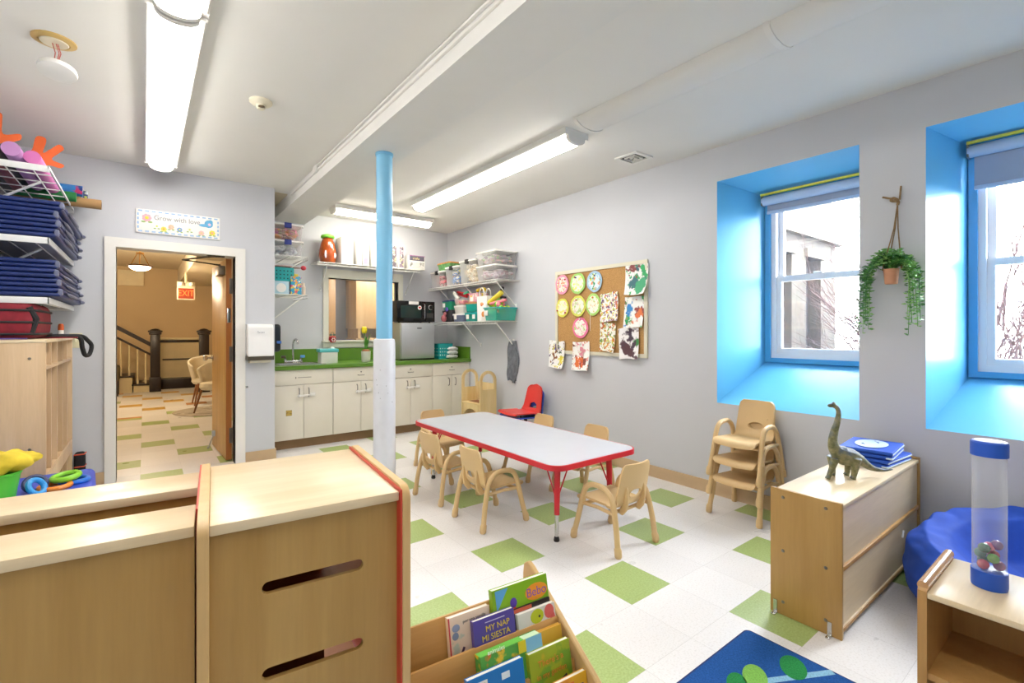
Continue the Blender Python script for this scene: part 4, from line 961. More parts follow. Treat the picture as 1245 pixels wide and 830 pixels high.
sheet('round_painting', 'round blue and yellow painting with an orange spot, right of the top row', 3.232, 1.768, .2, .21, splat('#dcecf2', ['#e6df4e', '#f08a4a', '#9fd0e6', '#3f9a6a'], 33, 24), round_=True, edge='#a8cbe6', pins=[(-.01, .055, '#2a3f7a')], seed=3, group=G2)
sheet('round_painting', 'round yellow painting with two red pins at the left of the second row', 3.685, 1.525, .19, .2, splat('#f2efcf', ['#e9e56a', '#f3ead8', '#e6c6b4'], 34, 26), round_=True, edge='#e5e35f', pins=[(.07, -.03, '#c9302c'), (-.05, -.055, '#c9302c')], seed=4, group=G2)
sheet('round_painting', 'round yellow-green painting with an orange pin in the middle of the second row', 3.455, 1.535, .215, .215, splat('#efeadd', ['#e3e68a', '#d9c6c0', '#b9d68a'], 35, 26), round_=True, edge='#e3e569', pins=[(.02, .06, '#ef7a2c')], seed=5, group=G2)
sheet('round_painting', 'round green-edged painting with orange dabs at the right of the second row', 3.247, 1.54, .19, .22, splat('#eef0de', ['#f0a04a', '#b6e08a', '#f3f0ea'], 36, 30), round_=True, edge='#b4e07a', pins=[(.0, .07, '#ef8a3c')], seed=6, group=G2)
sheet('round_painting', 'round hot-pink-edged painting alone in the third row of the cork board', 3.424, 1.31, .215, .215, splat('#f0ece2', ['#a8cf6a', '#ef9fae', '#f4f4ee'], 37, 28), round_=True, edge='#ef7fa6', tilt=18, seed=7, group=G2)
def art(label, y, z, w, h, mat, **k): return sheet('child_painting', label, y, z, w, h, mat, group=G1, **k)
art('painting with purple and yellow speckles right of the round paintings, upper of two', 3.04, 1.506, .22, .275, splat('#f3f1ec', ['#8a5a8a', '#e3c23a', '#b9d04a', '#6a4a7a', '#d97a5a'], 41, 34), tilt=-2, seed=2)
art('painting with green and orange speckles below the purple speckled one', 3.063, 1.218, .19, .275, splat('#f1f0e8', ['#7fa03a', '#e0903a', '#c9c04a', '#5f8a5a', '#c0603a'], 42, 34), tilt=1, seed=3)
art('painting with teal and green blobs at the upper right corner of the cork board', 2.725, 1.742, .25, .275, splat('#f4f3f0', ['#3f6f78', '#3fae6a', '#8a4a4a', '#3f6f78', '#4aa87a'], 43, 14, [(.02, -.02), (-.06, .02), (.03, .08), (.03, -.04), (-.07, -.05)], .1), curl=.05, seed=4)
art('painting with blue dots and a large green blob in the middle of the right column', 2.755, 1.45, .22, .28, splat('#f3f3f0', ['#3fae6a', '#3f8ad0', '#9a4a4a', '#2f9a5a', '#e07a4a'], 44, 14, [(.05, -.06), (.03, .05), (-.06, .02), (.05, -.09), (-.07, -.02)], .09), tilt=2, seed=5)
art('painting with a dark plum and green patch, lower right corner of cork board', 2.81, 1.164, .23, .285, splat('#f1eff0', ['#5a3f48', '#3f8a4a', '#5a3a42', '#4a3a4a'], 45, 9, [(.02, -.01), (-.06, .02), (.03, -.05), (.0, .04)], .12), tilt=-3, seed=6)
art('painting with dark green and yellow dabs hanging below the left end of the cork board', 3.77, 1.028, .24, .29, splat('#f4f4f2', ['#3f5a4a', '#e0d23a', '#6a5a7a', '#e6d84a', '#8a5a3a'], 46, 20, [(.0, .03), (-.07, -.04), (.0, .06), (-.08, -.08), (.04, .0)], .07), curl=.03, seed=7)
art('painting with a rust orange patch hanging below the middle of the cork board', 3.412, 1.024, .24, .29, splat('#f4f2ee', ['#d9622c', '#8a4a3a', '#e0743a', '#d98a9a'], 47, 20, [(-.0, -.06), (-.05, -.05), (.05, -.07), (.0, .06)], .09), curl=.03, seed=8)
o = MB(); o.tube([(0, .0, .1), (-.004, .0, 0), (-.002, .004, -.12)], .002, 5); tag(o.build('loose_string', PAPERW, loc=(XR-.024, 3.28, 1.4)), 'white string hanging from a round painting on the cork board', 'string')

# ================================================================== hanging plant
hp = thing('hanging_plant', 'trailing green fern in a clay pot hung by rope between the windows', 'plant', (3.44, .85, 1.53))
o = MB(); o.lathe([(.028, .02), (.031, .024), (.037, .1), (.038, .108), (.034, .108), (.033, .098), (0, .098)], 20); o.build('pot', paint('#c98f6c', .6, var=.1, scale=18, name='terracotta'), hp)
ROPE = paint('#9a7d58', .9, var=.3, scale=60, name='jute rope')
o = MB()
for dx, dy in ((-.03, .035), (.03, .03), (0, -.048)): o.tube([(dx, dy, .1), (dx*.3+.05, dy*.2-.01, .35), (.08, -.01, .5)], .0035, 5)
o.tube(catmull([(.08, -.01, .49), (.075, -.015, .51), (.07, .008, .515), (.075, .02, .525), (.08, .01, .535), (.082, -.01, .52), (.08, -.012, .5)], 4), .008, 6); o.tube([(.08, -.02, .52), (.085, -.025, .6)], .005, 6); o.tube([(.08, .01, .53), (.07, .06, .55)], .006, 6)
o.build('rope', ROPE, hp)
rr = random.Random(11)
def strand(pts, n, size, mat, name):
    P = catmull(pts, 6); o = MB(); o.tube(P, .0016, 4)
    for k in range(n):
        f = k/(n-1)*(len(P)-1); i = min(int(f), len(P)-2); p = P[i].lerp(P[i+1], f-i)
        for s in range(2):
            a = rr.random()*2*PI; d = Vector((math.cos(a), math.sin(a), -.25+rr.random()*.7)).normalized(); l = size*(.6+.6*rr.random())
            w = d.orthogonal().normalized()*l*.24
            o.add([p, p+d*l*.5+w, p+d*l, p+d*l*.5-w], [(0, 1, 2, 3)])
    return o.build(name, mat, hp, smooth=False)
LF = [paint('#4f8f45', .45, var=.25, scale=40, name='leaf'), paint('#6aa852', .45, var=.2, scale=40, name='leaf'), paint('#3f7a3c', .45, var=.25, scale=40, name='leaf'), paint('#8fc26a', .45, var=.2, scale=40, name='leaf')]
for k in range(20):   # left and right trailing bunches
    s = 1 if k < 11 else -1
    ex = (.128 if s > 0 else -.10)+(rr.random()-.5)*.05; ln = .12+.2*rr.random()
    x0 = (rr.random()-.5)*.09
    strand([(x0*.3, 0, .1), (x0*.8-.01, ex*.45, .15+.03*rr.random()), (x0, ex*.9, .1), (x0, ex, -.0), (x0, ex*1.02+(rr.random()-.5)*.02, .02-ln)], 40, .028, LF[k % 4], 'trailing_stem')
for k in range(16):
    a = 2*PI*k/16+rr.random()*.3; r_ = .06+.09*rr.random(); cx = max(-.09, min(.075, r_*math.cos(a)))
    strand([(0, 0, .1), (cx*.5, r_*math.sin(a)*.6, .17+.06*rr.random()), (cx, r_*math.sin(a)*1.1, .12+.1*rr.random()-.02)], 15, .036, LF[k % 4], 'frond')

# ================================================================== low shelf with dinosaur
SCREW = paint('#8c8880', .3, metal=.9, name='screw head')
lc = thing('low_bookshelf', 'low maple shelf unit standing end-on to the window wall, back side showing', 'shelf unit', (2.275, .725, 0))
for x in (0, 1.18):
    o = MB(); o.box(x, x+.018, 0, .285, 0, .565, .004); o.build('end_panel', MAPLEF, lc)
o = MB(); o.box(.018, 1.18, .004, .28, .535, .553, .003); o.build('top_board', MAPLEX, lc)
o = MB(); o.box(.018, 1.18, .006, .28, .03, .045); o.box(.018, 1.18, .012, .28, .285, .3); o.build('shelf_board', MAPLEX, lc, smooth=False)
o = MB(); o.box(.018, 1.18, .012, .022, .3, .535); o.box(.018, 1.18, .012, .022, .03, .285); o.build('back_panel', wood('#d8c09a', '#e3cfae', 'x', name='pale back panel'), lc, smooth=False)
o = MB(); o.box(.018, 1.18, .002, .016, .278, .298, .003); o.box(.018, 1.18, .002, .016, .026, .044, .003); o.build('edge_rail', MAPLED, lc)
for y, z in ((.06, .53), (.23, .53), (.06, .28), (.23, .29), (.06, .06), (.23, .06)):
    o = MB(); o.lathe([(.0075, 0), (.006, .003), (0, .0035)], 10, M=TR(0, y, z) @ Matrix.Rotation(-PI/2, 4, 'Y')); o.build('screw', SCREW, lc)
for y in (.045, .262):
    o = MB(); o.box(-.004, 0, y-.008, y+.008, .005, .06); o.box(-.03, 0, y-.008, y+.008, 0, .005, .001); o.build('floor_bracket', CHROME, lc)

def dinomat():
    m, nt, b = new_mat('dinosaur hide')
    tc = nt.nodes.new('ShaderNodeTexCoord'); sx = nt.nodes.new('ShaderNodeSeparateXYZ'); nt.links.new(tc.outputs['Object'], sx.inputs[0])
    n = nt.nodes.new('ShaderNodeTexNoise'); n.inputs['Scale'].default_value = 38; n.inputs['Detail'].default_value = 5; nt.links.new(tc.outputs['Object'], n.inputs['Vector'])
    r = nt.nodes.new('ShaderNodeValToRGB'); r.color_ramp.elements[0].position = .35; r.color_ramp.elements[0].color = lin('#5f6440'); r.color_ramp.elements[1].position = .65; r.color_ramp.elements[1].color = lin('#98916a')
    nt.links.new(n.outputs['Fac'], r.inputs['Fac'])
    g = nt.nodes.new('ShaderNodeNewGeometry'); sn = nt.nodes.new('ShaderNodeSeparateXYZ'); nt.links.new(g.outputs['Normal'], sn.inputs[0])
    ad = nt.nodes.new('ShaderNodeMath'); ad.operation = 'MULTIPLY_ADD'; ad.inputs[1].default_value = .55; nt.links.new(sn.outputs[2], ad.inputs[0])
    n2 = nt.nodes.new('ShaderNodeTexNoise'); n2.inputs['Scale'].default_value = 26; nt.links.new(tc.outputs['Object'], n2.inputs['Vector']); nt.links.new(n2.outputs['Fac'], ad.inputs[2])
    rp = nt.nodes.new('ShaderNodeValToRGB'); rp.color_ramp.elements[0].position = .55; rp.color_ramp.elements[1].position = .85; nt.links.new(ad.outputs[0], rp.inputs['Fac'])
    mx = nt.nodes.new('ShaderNodeMixRGB'); nt.links.new(rp.outputs['Color'], mx.inputs['Fac']); nt.links.new(r.outputs['Color'], mx.inputs['Color1']); mx.inputs['Color2'].default_value = lin('#56636f')
    nt.links.new(mx.outputs[0], b.inputs['Base Color']); b.inputs['Roughness'].default_value = .5
    bp = nt.nodes.new('ShaderNodeBump'); bp.inputs['Strength'].default_value = .35; bp.inputs['Distance'].default_value = .003; n3 = nt.nodes.new('ShaderNodeTexNoise'); n3.inputs['Scale'].default_value = 220; nt.links.new(tc.outputs['Object'], n3.inputs['Vector']); nt.links.new(n3.outputs['Fac'], bp.inputs['Height']); nt.links.new(bp.outputs[0], b.inputs['Normal'])
    return m
o = MB()
sp = catmull([(-.255, 0, .04), (-.2, 0, .036), (-.145, 0, .05), (-.09, 0, .086), (-.045, 0, .108), (0, 0, .118), (.03, 0, .14), (.042, 0, .18), (.034, 0, .23), (.02, 0, .275), (.014, 0, .32), (.022, 0, .345), (.04, 0, .357)], 6)
rad = [.003, .008, .015, .027, .036, .042, .03, .021, .0175, .014, .011, .0105, .011]
rads = []
for i in range(len(rad)-1):
    for k in range(6): rads.append(rad[i]+(rad[i+1]-rad[i])*k/6)
rads.append(rad[-1])
o.tube(sp, rads, 12)
o.ball((-.02, 0, .105), (.055, .04, .046), 14); o.ball((.05, 0, .356), (.02, .011, .0105), 10); o.ball((.038, 0, .366), (.01, .008, .009), 8)
for x, y, fx, r_ in ((.05, .026, .082, .017), (.03, -.028, .02, .018), (-.055, .026, -.04, .02), (-.06, -.028, -.05, .02)):
    o.tube([(x, y, .1), (x+(fx-x)*.45, y*1.1, .055), (fx, y*1.1, .014), (fx+.006, y*1.1, .001)], [r_*1.25, r_*.85, r_*.62, r_*.8], 10)
dn = o.build('toy_dinosaur', dinomat(), loc=(2.735, .875, .553), rot=(0, 0, R(142)))
rm = dn.modifiers.new('r', 'REMESH'); rm.mode = 'VOXEL'; rm.voxel_size = .0032; rm.use_smooth_shade = True
s_ = dn.modifiers.new('sm', 'SMOOTH'); s_.iterations = 3; bake(dn)
for p in dn.data.polygons: p.use_smooth = True
tag(dn, 'olive and blue grey long-necked toy dinosaur standing on the low maple shelf', 'toy dinosaur')
for y in (-.009, .009):
    o = MB(); o.ball((.05, y, .36), .0025, 6); o.build('eye', BLACK, dn)

# folded fabric on the shelf
BLUEF = paint('#1f55c4', .7, var=.12, scale=25, name='blue fabric')
def folded(label, loc, w, d, h, rz, top=False):
    t = thing('folded_mat', label, 'folded mat', loc, rz)
    o = MB()
    for k in range(2):
        z0 = k*h/2; o.box(-w/2, w/2, -d/2, d/2, z0+.001, z0+h/2-.003, h*.16, seg=3)
    o.build('blue_cover', BLUEF, t)
    o = MB(); o.box(-w/2+.004, w/2-.004, -d/2-.003, -d/2+.03, h*.56, h*.78, .004); o.box(-w/2-.003, w/2-.02, -d/2-.002, -d/2+.03, h*.08, h*.3, .004); o.build('white_lining', paint('#c9dbe8', .7, var=.1, scale=20), t)
    if top:
        o = MB(); o.ball((.0, .0, h+.001), (.12, .075, .003), 20); f = o.build('pale_patch', paint('#b9cfe0', .7, var=.05), t)
        o = MB(); o.tube(catmull([(-.06, .02, h+.004), (-.05, .035, h+.004), (-.035, .03, h+.004)], 4), .002, 5); o.ball((.045, -.02, h+.004), (.012, .007, .001), 8); o.ball((.02, -.028, h+.004), (.009, .005, .001), 8); o.ball((.07, -.005, h+.004), (.004, .006, .001), 8); o.build('stitched_marks', paint('#3f5fa8', .7), f)
    return t
folded('folded blue mat with white lining, lower of two on the low maple shelf', (3.25, .885, .554), .34, .25, .045, R(-4))
folded('folded blue mat with a pale round patch on top of another on the low shelf', (3.24, .89, .6), .33, .24, .045, R(5), True)

# bean bag
bb = thing('bean_bag', 'big blue bean bag chair on the floor in the corner behind the low shelf', 'bean bag', (3.04, .225, 0))
def bbfn(u, v):
    a = 2*PI*u
    back = .5+.5*math.cos(a)        # high at +x (wall side)
    prof = [(.0, .0), (.40, .0), (.455, .07), (.47, .16), (.45, .25+.05*back), (.39, .29+.12*back), (.30, .26+.12*back), (.18, .185+.03*back), (.0, .165)]
    f = v*(len(prof)-1); i = min(int(f), len(prof)-2); t = f-i
    r_ = prof[i][0]*(1-t)+prof[i+1][0]*t; z = prof[i][1]*(1-t)+prof[i+1][1]*t
    from mathutils import noise as nz
    k_ = min(1, max(0, (v-.12)*3))*min(1, max(0, (.99-v)*8))
    w = k_*(.15 if v < .4 else 1)*.5*(.09*abs(nz.noise(Vector((math.cos(a)*2.2, math.sin(a)*2.2, v*4.5))))+.05*abs(nz.noise(Vector((math.cos(a)*5, math.sin(a)*5, v*9+3))))-.045)
    return (r_*math.cos(a)*(1+w), r_*math.sin(a)*(1+w), max(0, z*(1+w*1.5)))
o = MB(); o.grid(bbfn, 110, 64)
bbo = o.build('cover', paint('#1a4fc0', .75, var=.15, scale=12, name='blue cotton'), bb, angle=80)
s_ = bbo.modifiers.new('s', 'SUBSURF'); s_.levels = 1; s_.render_levels = 1; bake(bbo)
for p in bbo.data.polygons: p.use_smooth = True
o = MB(); o.box(-.01, .012, -.002, .002, 0, .035, M=TR(-.02, .475, .24) @ Matrix.Rotation(R(20), 4, 'Y')); o.build('white_tag', PAPERW, bb, smooth=False)
o = MB(); o.tube(catmull([(.34, -.3, .36), (.2, -.1, .235), (.1, .0, .185), (-.15, .1, .19), (-.3, .18, .27)], 6), .006, 6); o.build('seam', paint('#123a94', .8), bb)

# cabinet with the tube
tcab = thing('low_cubby', 'low open maple cubby at the right edge holding the clear tube', 'shelf unit', (1.668, .335, .0095))
o = MB(); o.prism([(0, 0), (.32, 0), (.32, .565), (.31, .577), (.01, .577), (0, .565)], [], 'xz', -.0, .02); o.build('side_panel', MAPLED, tcab)
o = MB(); o.box(.0, .32, -.92, -.9, 0, .57, .004); o.build('side_panel', MAPLED, tcab)
o = MB(); o.tube([(.006, .01, .577), (.314, .01, .577)], .0125, 12); o.build('top_rail', wood('#b98a58', '#c99c6c', 'x', rough=.2, name='polished rail'), tcab)
o = MB(); o.box(.0, .32, -.9, 0, .548, .565, .003); o.build('top_board', MAPLEX, tcab)
o = MB(); o.box(.005, .31, -.9, 0, .33, .348); o.box(.005, .31, -.9, 0, .05, .068); o.build('shelf_board', MAPLED, tcab, smooth=False)
o = MB(); o.box(.3, .31, -.9, 0, .05, .548); o.build('back_panel', MAPLED, tcab, smooth=False)
TX, TY, TZ = 1.845, .238, .5748
tu = thing('clear_tube', 'clear plastic tube with blue caps standing on the low cubby', 'toy tube', (TX, TY, TZ))
BCAP = paint('#1f56c2', .4, name='blue rubber cap')
o = MB(); o.lathe([(.037, .0), (.038, .008), (.038, .046), (.034, .048)], 32); o.build('base_cap', BCAP, tu)
o = MB(); o.lathe([(.039, .36), (.039, .396), (.036, .4), (0, .4)], 32); lidc = o.build('top_cap', BCAP, tu)
o = MB(); o.lathe([(0, .4002), (.03, .4002), (.031, .4012), (0, .4012)], 28); o.build('cap_disc', paint('#c9d6ea', .5), lidc)
o = MB(); n = 40
o.add([(.0355*math.cos(2*PI*k/n), .0355*math.sin(2*PI*k/n), z) for z in (.046, .362) for k in range(n)], [(k, (k+1) % n, n+(k+1) % n, n+k) for k in range(n)]); o.build('tube_wall', clear('#e9eef6', .1, .05, name='clear tube plastic'), tu)
bc = [('#b8305a', 'raspberry'), ('#2f6f6a', 'teal'), ('#8a3f78', 'purple'), ('#5f9a3f', 'green'), ('#b03a54', 'raspberry'), ('#3f7f78', 'teal'), ('#c04f7a', 'raspberry'), ('#3a6a5c', 'teal'), ('#7a4f8a', 'purple')]
pos = [(-.017, .01, .062), (.016, .014, .062), (.003, -.019, .062), (-.016, -.01, .084), (.019, -.006, .083), (.0, .018, .086), (.01, .002, .105), (-.015, .008, .107), (.015, -.013, .113)]
for (c, nm), (x, y, z) in zip(bc, pos):
    o = MB(); o.ball((0, 0, 0), .0135, 12); tag(o.build('marble_ball', paint(c, .15, var=.3, scale=60, coat=.6), loc=(TX+x, TY+y, TZ+z)), '%s marbled ball in the bottom of the clear tube' % nm, 'ball', '%s balls in the clear tube' % nm)

# rug
rg = thing('play_rug', 'blue rug with green leaves on the floor in the foreground', 'rug', (1.58, .2, 0))
def rugm(c): 
    m, nt, b = new_mat('rug pile'); n, r, mp = noise_mix(nt, [v*.72 for v in lin(c)[:3]], lin(c)[:3], 190, detail=4); nt.links.new(r.outputs[0], b.inputs['Base Color']); b.inputs['Roughness'].default_value = .95; b.inputs['Specular IOR Level'].default_value = .1
    bp = nt.nodes.new('ShaderNodeBump'); bp.inputs['Strength'].default_value = .5; bp.inputs['Distance'].default_value = .004; nt.links.new(n.outputs['Fac'], bp.inputs['Height']); nt.links.new(bp.outputs[0], b.inputs['Normal']); return m
o = MB(); o.prism(rrect(-.43, .45, -.9, .795, .02, 4), [], 'xy', .001, .009); o.build('pile', rugm('#28589c'), rg, smooth=False)
o = MB(); o.prism(rrect(-.437, .457, -.907, .802, .024, 4), [rrect(-.43, .45, -.9, .795, .02, 4)], 'xy', 0, .008); o.build('bound_edge', paint('#1a2f66', .9), rg, smooth=False)
def leafp(cx, cy, rx, ry, rz_, z, c):
    o = MB(); pts = [(cx-1.58+math.cos(rz_)*a-math.sin(rz_)*b_, cy-.2+math.sin(rz_)*a+math.cos(rz_)*b_) for a, b_ in ell(0, 0, rx, ry, 24)]
    o.prism(pts, [], 'xy', z, z+.0008); o.build('leaf_motif', rugm(c), rg, smooth=False)
leafp(1.94, .778, .07, .045, R(28), .0091, '#2f8a4a')
leafp(1.775, .842, .07, .042, R(28), .0091, '#86bf5a')
leafp(1.69, .865, .06, .035, R(28), .0091, '#2f8a4a')
o = MB(); d_ = Vector((-.214, .115, 0)).normalized(); n_ = Vector((-d_.y, d_.x, 0))*.013
a_ = Vector((2.03-1.58, .677-.2, .0093)); b_ = a_+d_*.62
o.add([a_+n_, a_-n_, b_-n_, b_+n_], [(0, 1, 2, 3)]); o.build('stripe_motif', rugm('#8fc0dc'), rg, smooth=False)

# ================================================================== foreground storage cabinets
RZ = R(-5.6)
REDE = paint('#c8402f', .4, name='red edge strip')
sc_ = thing('storage_cabinet', 'maple storage cabinet with two slots in its back and a red edge strip', 'cabinet', (.0969, 1.0893, 0), RZ)
Wc, Dc, Hc = .381, .48, .90
o = MB(); o.prism(rrect(-.013, .006, -.012, Dc+.012, .004, 2), [], 'xy', 0, Hc-.01); 
def panel(x0, x1, name='side_panel'):
    o = MB(); y0, y1, h = -.014, Dc+.014, Hc+.012
    pts = [(y0, 0), (y1, 0)]+[(y1-.03+.03*math.cos(a), h-.03+.03*math.sin(a)) for a in [PI/2*k/6 for k in range(7)]]+[(y0+.03+.03*math.cos(a), h-.03+.03*math.sin(a)) for a in [PI/2+PI/2*k/6 for k in range(7)]]
    o.prism(pts, [], 'yz', x0, x1); q = o.build(name, MAPLE, sc_)
    bv = q.modifiers.new('b', 'BEVEL'); bv.width = .005; bv.segments = 2; bv.limit_method = 'ANGLE'; bake(q)
panel(-.017, .003); panel(Wc+.004, Wc+.023)
o = MB(); o.box(.003, Wc, .0, Dc, Hc-.022, Hc, .003); o.build('top_board', MAPLEX, sc_)
o = MB(); o.prism([(.003, .03), (Wc, .03), (Wc, Hc-.022), (.003, Hc-.022)], [[(p[0], p[1]) for p in rrect(.095, .302, z-.013, z+.013, .0128, 6)] for z in (.743, .563)], 'xz', .018, .03)
o.build('back_panel', MAPLEF, sc_, smooth=False)
o = MB(); o.box(.01, .27, .3, .31, .05, Hc-.03); o.box(.01, Wc-.004, .03, Dc, .3, .31); o.box(.01, Wc-.004, .03, Dc, .62, .628); o.build('inner_boards', paint('#a87550', .6, var=.2, name='brown interior'), sc_, smooth=False)  # upright board cut short so light shows at the slots' right end
o = MB(); o.box(Wc, Wc+.004, -.01, Dc+.01, 0, Hc+.006); o.box(-.021, -.017, .1, Dc+.01, 0, Hc+.006); o.build('red_edging', REDE, sc_, smooth=False)
def ledge(label, y0, y1, h, x1=-.022, x0=-.75):
    t = thing('low_cabinet', label, 'cabinet', (.0969, 1.0893, 0), RZ)
    o = MB(); o.box(x0, x1, y0, y1, h-.022, h, .003); o.build('top_board', MAPLEX, t)
    o = MB(); o.box(x0, x1, y0+.014, y0+.028, 0, h-.022); o.box(x0, x1, y1-.028, y1-.014, 0, h-.022); o.build('back_panel', MAPLEF, t, smooth=False)
    for q in (x0, x1-.018):
        o = MB(); o.box(q, q+.018, y0+.028, y1-.028, 0, h-.022); o.build('end_panel', MAPLED, t, smooth=False)
ledge('maple cabinet run with a narrow top, nearest the bottom left corner', .04, .183, .892)
ledge('maple cabinet run with a narrow top behind the nearest one, across a dark gap', .317, .468, .892)

# ================================================================== book display
BD = frame(1.045, 1.252, 0, R(-5))
bd = bpy.data.objects.new('book_display', None); C.objects.link(bd); bd.matrix_world = BD; tag(bd, 'slanted maple book display full of picture books beside the slotted cabinet', 'book display')
def sidep(x0, x1):
    o = MB(); pts = [(.02, 0), (.02, .45), (.015, .485), (-.005, .498), (-.03, .49), (-.35, .298), (-.43, .18), (-.43, 0)]
    o.prism(pts, [], 'yz', x0, x1); q = o.build('side_panel', MAPLE, bd); bv = q.modifiers.new('b', 'BEVEL'); bv.width = .004; bv.segments = 2; bv.limit_method = 'ANGLE'; bake(q)
WL = -.512
sidep(-.018, 0); sidep(WL-.018, WL)
TIERS = [(-.085, .465), (-.168, .40), (-.248, .315), (-.335, .225), (-.41, .14)]
for y, z in TIERS:
    o = MB(); M = TR(0, y, z) @ Matrix.Rotation(R(-12), 4, 'X'); o.box(WL+.001, -.019, -.006, .006, -.2 if z > .21 else -.12, 0, .004, M=M); o.build('tier_board', wood('#c08f4e', '#d0a263', 'x', name='display board'), bd)
for (y, z), (y1, z1) in zip(TIERS, TIERS[1:]):
    o = MB(); o.box(WL, -.018, y1-.02, y-.02, z1-.155, z1-.148); o.build('tier_ledge', MAPLED, bd, smooth=False)
def book(label, x0, x1, tier, off, top, h, t, cover, title=None, tcol='#e8c63a', tsize=.03, extra=None, pages='#efe9dc', lean=-12, spine=None, group='picture books in the slanted display'):
    """off = distance of the book's front face ahead of the tier's back board; top = height of its top edge"""
    y, z = TIERS[tier]; w = x1-x0
    b = thing('picture_book', label, 'book', group=group)
    M = BD @ TR((x0+x1)/2, y-off, top) @ Matrix.Rotation(R(lean), 4, 'X'); b.matrix_world = M
    o = MB(); o.box(-w/2, w/2, 0, .0022, -h, 0, .0008, seg=1); o.box(-w/2, w/2, t-.0022, t, -h, 0, .0008, seg=1); o.box(-w/2, -w/2+.002, 0, t, -h, 0)
    o.build('cover', cover if not isinstance(cover, str) else paint(cover, .3, var=.05), b, smooth=False)
    o = MB(); o.box(-w/2+.002, w/2-.002, .0022, t-.0022, -h+.003, -.0015); o.build('pages', paint(pages, .7), b, smooth=False)
    for k, ln in enumerate(title or []):
        text_obj('title', ln[0], ln[1], paint(ln[4] if len(ln) > 4 else tcol, .4), b, (ln[2], -.0008, ln[3]), (PI/2, 0, 0), ext=.0004)
    for nm, c, shape in (extra or []):
        o = MB(); shape(o); o.build(nm, c if not isinstance(c, str) else paint(c, .4), b, smooth=False)
    return b
EL = lambda x, z, rx, rz_, y=-.0006: (lambda o: o.ball((x, y, z), (rx, .0006, rz_), 14))
BX = lambda x0, x1, z0, z1, y=-.0008: (lambda o: o.box(x0, x1, y, 0, z0, z1))
book('lime green picture book with an orange oval title, tallest at the back right', -.226, -.026, 0, .04, .512, .19, .02, '#86b526',
     [('Bebo', .036, .055, -.04, '#8a5aa8')], extra=[('title_oval', '#f09a2c', EL(.055, -.04, .042, .024)), ('blue_corner', '#5fa6d8', lambda o: o.prism([(-.09, -.004), (-.045, -.004), (-.088, -.06)], [], 'xz', -.0008, 0)), ('purple_head', '#5a3fa0', EL(-.03, -.05, .012, .014)), ('red_body', '#c0402f', EL(-.03, -.08, .012, .02)), ('subtitle_bar', '#c8602c', BX(.02, .085, -.085, -.076))])
book('pale pink picture book with a colourful bird, left end of the back tier', -.368, -.236, 0, .042, .478, .2, .018, splat('#e0c9b4', ['#b9c0b0', '#e6cfc0'], 51, 18),
     [('por una semilla', .012, .015, -.02, '#6a6a6a'), ('y una flor', .012, .03, -.038, '#6a6a6a')], extra=[('red_spine', '#c9424a', BX(-.066, -.062, -.2, 0, -.001)), ('red_bird', '#c8302f', EL(.03, -.075, .016, .014)), ('black_wing', '#2a2330', EL(.035, -.05, .02, .008)), ('green_wing', '#6f9a3c', EL(.04, -.06, .014, .007)), ('dark_branch', '#4a3550', lambda o: o.prism([(-.06, -.14), (-.05, -.14), (-.02, -.085), (-.026, -.082)], [], 'xz', -.0008, 0)), ('orange_leaf', '#d9803a', EL(-.01, -.11, .022, .008)), ('blue_flower', '#8a93b0', EL(-.044, -.03, .012, .01)), ('blue_flower', '#7f8aa8', EL(-.047, -.05, .01, .01))])
book('purple board book titled in yellow, front of the back tier', -.306, -.17, 0, .072, .464, .165, .016, '#57489c',
     [('MY NAP', .022, .01, -.03), ('MI SIESTA', .022, .003, -.053)], extra=[('author_line', '#c9c0dc', BX(-.03, .035, -.0135, -.0115))], pages='#f1ead9')
book('thin black-edged book standing behind the white one in the back tier', -.168, -.03, 0, .062, .45, .15, .012, '#26201f', extra=[('red_band', '#c0593a', BX(-.07, .0, -.012, -.002))], pages='#241c1a')
book('white board book with lime fish and coral shapes, right of the back tier', -.16, -.024, 0, .078, .44, .15, .014, '#dedbd2', extra=[('lime_fish', '#b9c42a', EL(.0, -.022, .024, .02)), ('fish_eye', '#2a2a2a', EL(.008, -.024, .004, .004, -.001)), ('coral_shape', '#dd6a62', EL(.045, -.02, .018, .02)), ('coral_shape', '#d8655c', EL(.056, -.05, .01, .03))])
book('thick green and blue board book at the back of the second tier', -.318, -.118, 1, .055, .407, .15, .032, splat('#4f9a3c', ['#d9b52c', '#2f7a3a', '#c9702c'], 52, 20),
     [('animales', .016, -.05, .004, '#e8f0e0')], extra=[('blue_end', '#7fb9d4', BX(.045, .1, -.1, 0)), ('yellow_tag', '#d8c82c', BX(.02, .045, -.03, 0, -.0014)), ('green_edge', '#6fc24a', lambda o: o.box(-.099, .04, .002, .03, -.001, .0006))], pages='#cfe6c0')
book('mustard yellow board book behind the green one at the right of the second tier', -.125, -.03, 1, .036, .395, .14, .014, '#d8a83a', pages='#c98f2c')
book('green and yellow picture book with an orange title, right of the second tier', -.178, -.034, 1, .078, .376, .165, .016, splat('#9aa81c', ['#b8a81a', '#6f9a22'], 53, 14),
     [("There's a", .024, .0, -.035), ('in my garden', .02, 0, -.066)], tcol='#d9882c', extra=[('dark_branch', '#3a2f2a', lambda o: o.prism([(-.05, -.125), (.05, -.085), (.052, -.095), (-.048, -.14)], [], 'xz', -.0008, 0))])
